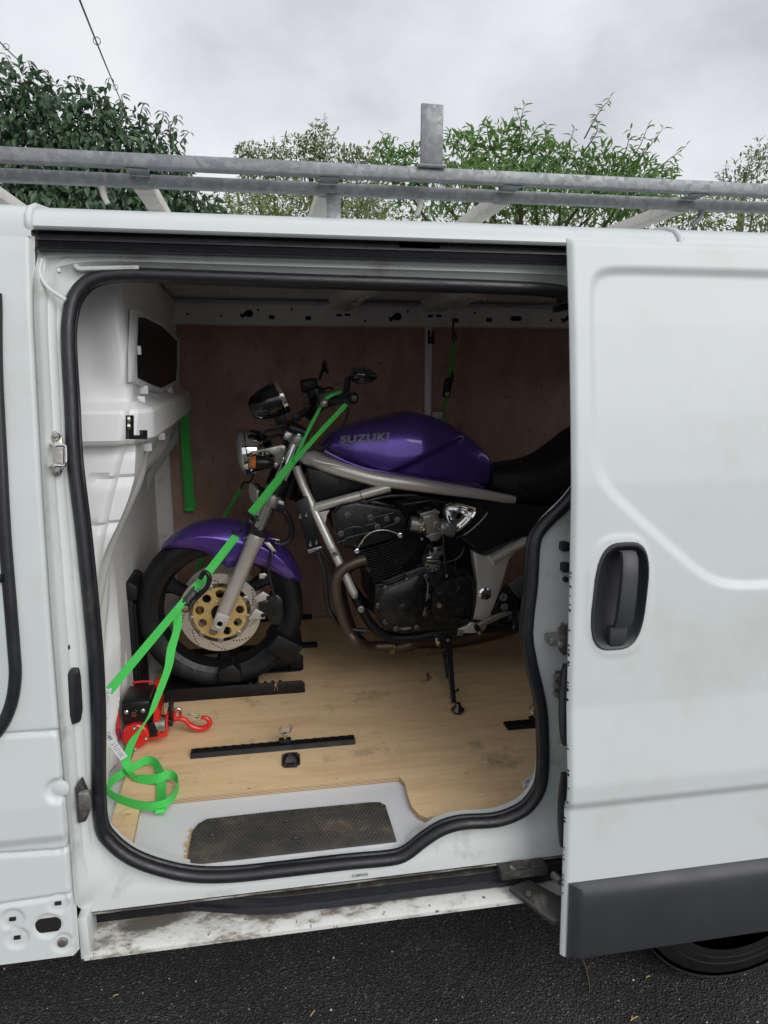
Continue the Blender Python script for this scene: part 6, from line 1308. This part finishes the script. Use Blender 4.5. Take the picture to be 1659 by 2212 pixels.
# ================================================================ planting beyond the van
def leaf_mesh(name, m, L=1.0, wd=.42, fold=.10, droop=.18, lance=.42):
    v = [(0, 0, 0), (-wd / 2, lance * L, fold), (wd / 2, lance * L, fold), (0, L, -droop), (0, lance * L, 0), (-wd * .36, L * .74, fold * .4 - droop * .4), (wd * .36, L * .74, fold * .4 - droop * .4), (0, L * .74, -droop * .55)]
    f = [(0, 4, 1), (0, 2, 4), (1, 4, 7, 5), (4, 2, 6, 7), (5, 7, 3), (7, 6, 3)]
    me = bpy.data.meshes.new(name); me.from_pydata(v, [], f); me.materials.append(m); me.update(); return me, np.array(v), f
def frames(D, Nn):
    D = D / np.linalg.norm(D, axis=1, keepdims=True); X = np.cross(D, Nn); X /= np.linalg.norm(X, axis=1, keepdims=True) + 1e-9; Z = np.cross(X, D); return X, D, Z
def scatter(name, parent, tpl, P, D, Nn, S, n_single, singles_name='leaf'):
    me, v, f = tpl; X, Yd, Z = frames(D, Nn); order = np.argsort(-S / np.linalg.norm(P - np.array(CAM), axis=1) - .0 * P[:, 2]); one = order[:n_single]; rest = order[n_single:]
    inv = WLOC(parent)
    for i in one:
        o = bpy.data.objects.new(singles_name, me); COL.objects.link(o); o.parent = parent; o.matrix_parent_inverse = inv
        M = Matrix(((X[i][0] * S[i], Yd[i][0] * S[i], Z[i][0] * S[i], P[i][0]), (X[i][1] * S[i], Yd[i][1] * S[i], Z[i][1] * S[i], P[i][1]), (X[i][2] * S[i], Yd[i][2] * S[i], Z[i][2] * S[i], P[i][2]), (0, 0, 0, 1)))
        o.matrix_basis = M
    if len(rest):
        A = P[rest][:, None, :] + S[rest][:, None, None] * (v[None, :, 0:1] * X[rest][:, None, :] + v[None, :, 1:2] * Yd[rest][:, None, :] + v[None, :, 2:3] * Z[rest][:, None, :])
        n, k = len(rest), len(v); mm = bpy.data.meshes.new(name)
        F = [tuple(b * k + i for i in q) for b in range(n) for q in f]
        mm.from_pydata(A.reshape(-1, 3).tolist(), [], F); mm.materials.append(me.materials[0]); mm.update(); link(name, mm, parent, kind='stuff')
rng = np.random.default_rng(11)
def blobs(E, n, yd_, fill=.55, up=.0):
    C, Rr = [], []
    for px, py, rx, ry, *dy in E:
        y = yd_ + (dy[0] if dy else 0); s = mpx(px, py, y); C.append(U(px, py, y)); Rr.append((rx * s, max(rx, ry) * s * (.75), ry * s))
    C, Rr = np.array(C), np.array(Rr); wgt = (Rr[:, 0] * Rr[:, 2]); wgt = wgt / wgt.sum()
    k = rng.choice(len(C), n, p=wgt); u = rng.normal(size=(n, 3)); u /= np.linalg.norm(u, axis=1, keepdims=True); u[:, 1] = np.where(rng.random(n) < .7, -np.abs(u[:, 1]), u[:, 1])
    r = 1 - fill * rng.random(n) ** 1.6
    lump = 1 + .10 * np.sin(u[:, 0] * 7 + k) * np.cos(u[:, 2] * 6 + 2 * k)
    P = C[k] + u * Rr[k] * (r * lump)[:, None]; return P, u, C, Rr
def stems(t, tips, base, m, r0=.03, r1=.004, n=1):
    for i, tip in enumerate(tips):
        b = V(base) + V((rng.uniform(-.15, .15), rng.uniform(-.15, .15), 0)); mid = lerp(b, V(tip), .55) + V((rng.uniform(-.15, .15), 0, rng.uniform(0, .15)))
        g = G(); g.tube(spline([b, mid, V(tip)], 5), [r0, (r0 + r1) / 2, r1], 7); g.build('branch', m, t)
def plant(name, lab, cat, E, yd_, n, tpl, size, n_single=0, fill=.55, droop=.5, grp=None, trunk=True, rnd=.6):
    P, u, C, Rr = blobs(E, n, yd_, fill)
    base = V((float(C[:, 0].mean()), float(C[:, 1].mean()), 0)); t = thing(name, lab, cat, base, grp)
    D = u * .8 + rng.normal(size=u.shape) * rnd; D[:, 2] -= droop; Nn = np.tile(np.array([[0, 0, 1.0]]), (n, 1)) + rng.normal(size=u.shape) * .45 + u * .5
    S = size * rng.uniform(.5, 1.35, n); scatter('foliage', t, tpl, P, D, Nn, S, n_single)
    if trunk:
        g = G(); top = base + V((0, 0, float(C[:, 2].mean()))); g.tube(spline([base, base + V((.05, 0, top.z * .4)), top], 5), [.07, .05, .025], 10); g.build('trunk', MT['bark'], t)
        stems(t, [c for c in C], base + V((0, 0, .5 * top.z)), MT['bark'])
    return t, P, C
T1 = leaf_mesh('leaf', MT['leafdark'], wd=.44, droop=.28)
T2 = leaf_mesh('leaf', MT['leafolive'], wd=.42, droop=.1)
T3 = leaf_mesh('leaf', MT['leafgreen'], wd=.30, droop=.16, lance=.38)
T4 = leaf_mesh('leaf', MT['leafhedge'], wd=.36, droop=.12)
bush, P1, C1 = plant('evergreen_shrub', 'tall dark evergreen shrub with glossy drooping leaves at the left behind the rack', 'shrub', [(-60, 330, 150, 195), (60, 320, 120, 170), (150, 330, 120, 150), (240, 345, 100, 125), (310, 370, 85, 105), (370, 400, 55, 85, .1), (430, 465, 62, 45, .2), (120, 470, 260, 90, .1), (330, 470, 150, 70, .15), (-150, 250, 160, 150, .3)], 3.7, 12500, T1, .064, 300, .6, .8)
def shoots(t, L, yd_, tpl, size, m, n_leaf=10, hang=False):
    P, D, S = [], [], []
    for a, b in L:
        A, Bq = U(*a, yd_), U(*b, yd_); mid = lerp(A, Bq, .5) + V((rng.uniform(-.04, .04), rng.uniform(-.1, .1), 0)); path = spline([A, mid, Bq], 6)
        g = G(); g.tube(path, [.006, .004, .002], 6); g.build('shoot', m, t)
        for k in range(n_leaf):
            q = path[min(len(path) - 1, int((.25 + .75 * k / (n_leaf - 1)) * (len(path) - 1)))]; az = rng.uniform(0, 6.28)
            P.append(q); D.append((math.cos(az), math.sin(az) * .7, rng.uniform(-1.1, .1) if hang else rng.uniform(-.5, .45))); S.append(size * rng.uniform(.7, 1.15))
        P.append(path[-1]); D.append((.5, -.2, -.3) if hang else (rng.uniform(-.8, .8), -.3, .55)); S.append(size * .7)
    P, D, S = np.array([list(p) for p in P]), np.array(D), np.array(S); scatter('foliage', t, tpl, P, D, np.tile(np.array([[.1, -.3, 1.0]]), (len(P), 1)), S, 0)
shoots(bush, [((228, 250), (236, 168)), ((255, 260), (262, 205)), ((100, 210), (95, 150)), ((150, 240), (160, 165)), ((20, 170), (12, 118)), ((50, 180), (60, 130)), ((370, 310), (384, 248)), ((300, 280), (312, 222)), ((330, 290), (352, 240)), ((200, 235), (190, 185)), ((395, 320), (408, 285))], 3.6, T1, .062, MT['bark'], 10, True)
oli, P2, C2 = plant('olive_tree', 'pale olive-green tree with small leaves standing behind the middle of the rack', 'tree', [(540, 345, 38, 36), (585, 360, 50, 45), (650, 345, 50, 50), (690, 330, 30, 60), (740, 360, 55, 42), (800, 365, 50, 45), (560, 430, 75, 55), (680, 430, 110, 60), (790, 440, 60, 50)], 6.5, 9000, T2, .042, 0, .8, .1)
shoots(oli, [((690, 330), (700, 250)), ((680, 340), (672, 268)), ((715, 330), (730, 280)), ((620, 340), (618, 290)), ((590, 350), (592, 300)), ((520, 340), (518, 312)), ((655, 340), (650, 300)), ((770, 350), (776, 318)), ((745, 350), (745, 312)), ((540, 340), (530, 318))], 6.4, T2, .055, MT['bark'], 22)
eld, P3, C3 = plant('elder_bush', 'bright green leafy bush reaching above the rails right of the stop post', 'bush', [(840, 350, 40, 45), (895, 370, 60, 50), (1000, 350, 62, 58), (1070, 340, 60, 65), (1140, 345, 70, 60), (1215, 375, 70, 55), (1300, 380, 60, 55), (1370, 395, 75, 50), (1060, 420, 210, 50), (1300, 440, 200, 40)], 4.2, 5200, T3, .072, 300, .75, .15)
shoots(eld, [((1125, 330), (1132, 230)), ((1110, 330), (1118, 240)), ((1262, 300), (1318, 212)), ((1260, 330), (1290, 262)), ((1330, 370), (1362, 280)), ((1340, 370), (1400, 272)), ((1350, 380), (1432, 278)), ((1400, 400), (1482, 316)), ((1400, 380), (1465, 360)), ((1060, 320), (1052, 262)), ((1030, 320), (1012, 275)), ((985, 320), (970, 285)), ((1175, 330), (1180, 272)), ((1200, 350), (1240, 280)), ((1250, 370), (1302, 330)), ((830, 340), (828, 292)), ((890, 340), (905, 308)), ((1320, 400), (1390, 330)), ((1440, 420), (1458, 352))], 4.1, T3, .075, MT['bark'], 13)
wil, P4, C4 = plant('willow_tree', 'small grey-green willow at the far right edge, beyond the rails', 'tree', [(1610, 375, 50, 38), (1640, 350, 28, 45), (1580, 392, 40, 18)], 8.0, 420, T2, .06, 0, .9, -.4)
shoots(wil, [((1600, 380), (1608, 330)), ((1630, 380), (1640, 305)), ((1640, 380), (1658, 318)), ((1615, 380), (1622, 318)), ((1580, 392), (1568, 355)), ((1560, 395), (1548, 372)), ((1650, 380), (1670, 330))], 7.9, T2, .06, MT['bark'], 20)
hdg, P5, C5 = plant('hedge', 'tangled brownish hedge filling the gap under the rails on the right', 'hedge', [(900, 475, 120, 60), (1050, 480, 130, 60), (1200, 475, 130, 60), (1350, 480, 130, 60), (1500, 480, 130, 60), (1640, 480, 130, 60), (1780, 480, 130, 60), (780, 480, 110, 55), (600, 480, 160, 50), (1420, 440, 120, 30), (1580, 430, 90, 25), (450, 460, 70, 40), (520, 455, 60, 45)], 5.4, 8000, T4, .058, 0, .9, .1, trunk=False)
hb0 = V((2.2, 5.4, 0)); g = G()
for k in range(90):
    x = rng.uniform(0.2, 4.6); z0 = rng.uniform(1.4, 2.2); a = V((x, 5.0 + rng.uniform(-.25, .4), z0)); b = a + V((rng.uniform(-.5, .5), rng.uniform(-.2, .2), rng.uniform(.5, 1.05)))
    g.tube(spline([a, lerp(a, b, .5) + V((rng.uniform(-.1, .1), 0, .05)), b], 3), [.007, .003], 5)
g.build('twig', MT['bark'], hdg, kind='stuff')

# ================================================================ overhead cables
for (a, b, n, lab) in (((172, -8, 7), (262, 218, 16), 'thicker', 'thin grey overhead cable slanting down to the left shrub from the top of the picture'), ((-30, 50, 9), (40, 128, 15), 'thin', 'thin grey overhead cable at the left edge, short length above the shrub')):
    A, Bq = U(*a), U(*b); A = A + (A - Bq) * .6; Bq = Bq + (Bq - A) * .2; sag = V((0, 0, -.05))
    t = thing('overhead_cable', lab, 'cable', lerp(A, Bq, .5), 'overhead cables')
    g = G(); g.tube(spline([A, lerp(A, Bq, .5) + sag, Bq], 8), .011, 6); g.build('wire', MT['wire'], t)
    for q in ([(209, 85), (252, 186)] if a[0] > 0 else [(12, 98)]):
        best = min((lerp(A, Bq, k / 400) for k in range(401)), key=lambda p: abs((lambda v: CX + F * v.dot(RT) / v.dot(FW))(p - CAM) - q[0]) + abs((lambda v: CY - F * v.dot(UP) / v.dot(FW))(p - CAM) - q[1]))
        g = G(); g.tube([best + V((.045 * math.cos(k), 0, .045 * math.sin(k) - .02)) for k in np.linspace(0, 6.283, 16, endpoint=False)], .006, 5, closed=True); g.build('cable_tie', MT['wire'], t)

# crumbs and knots on the boards
g = G()
for k in range(46):
    px, py = rng.uniform(400, 1130), rng.uniform(1480, 1740); p = UZ(px, py, FZ + .0006)
    if p.y < .36: continue
    a, L, w_ = rng.uniform(0, 3.1), rng.uniform(.0015, .006), rng.uniform(.0008, .002); d = V((math.cos(a), math.sin(a), 0)) * L; n_ = V((-math.sin(a), math.cos(a), 0)) * w_
    g.add([p - d, p + n_, p + d, p - n_, p + V((0, 0, .0012))], [(0, 1, 4), (1, 2, 4), (2, 3, 4), (3, 0, 4)])
o = g.build('wood_crumbs', MT['stone'], smooth=None); o['kind'] = 'stuff'
# ================================================================ loose bits on the ground
g = G()
for k in range(420):
    x, y = rng.uniform(-1.3, 1.9), rng.uniform(-1.0, .5); r = abs(rng.normal(0, .0017)) * (1 + (k % 17 == 0)) + .0009
    vs_ = [(x + r * rng.uniform(.5, 1.2) * math.cos(t), y + r * rng.uniform(.5, 1.2) * math.sin(t), .001) for t in np.linspace(0, 6.283, 5, endpoint=False)]
    g.add(vs_ + [(x, y, .001 + r * 1.1)], [(i, (i + 1) % 5, 5) for i in range(5)])
o = g.build('road_chippings', MT['stone'], smooth=None); o['kind'] = 'stuff'
g = G()
for (px, py, L, a) in ((1370, 2200, .025, .2), (675, 2189, .018, .8), (1365, 2198, .010, 1.0), (1400, 2110, .014, .1), (250, 2150, .014, .1)):
    p = UZ(px, py, .003); d = V((math.cos(a), math.sin(a), .15)) * L * .5; g.tube([p - d, p + V((0, 0, .002)), p + d], .0014, 5)
o = g.build('straw_litter', MT['litter'], smooth=None); o['kind'] = 'stuff'
g = G(); g.tube(spline([UZ(1237, 2055, .004), UZ(1252, 2066, .006), UZ(1262, 2080, .008), UZ(1268, 2100, .006), UZ(1272, 2120, .004), UZ(1274, 2142, .003)], 5), [.0022, .0025, .0018, .0012], 6); o = g.build('dry_stem', MT['twig']); tag(o, 'thin dry plant stem lying on the asphalt below the front corner of the sliding door', 'twig')
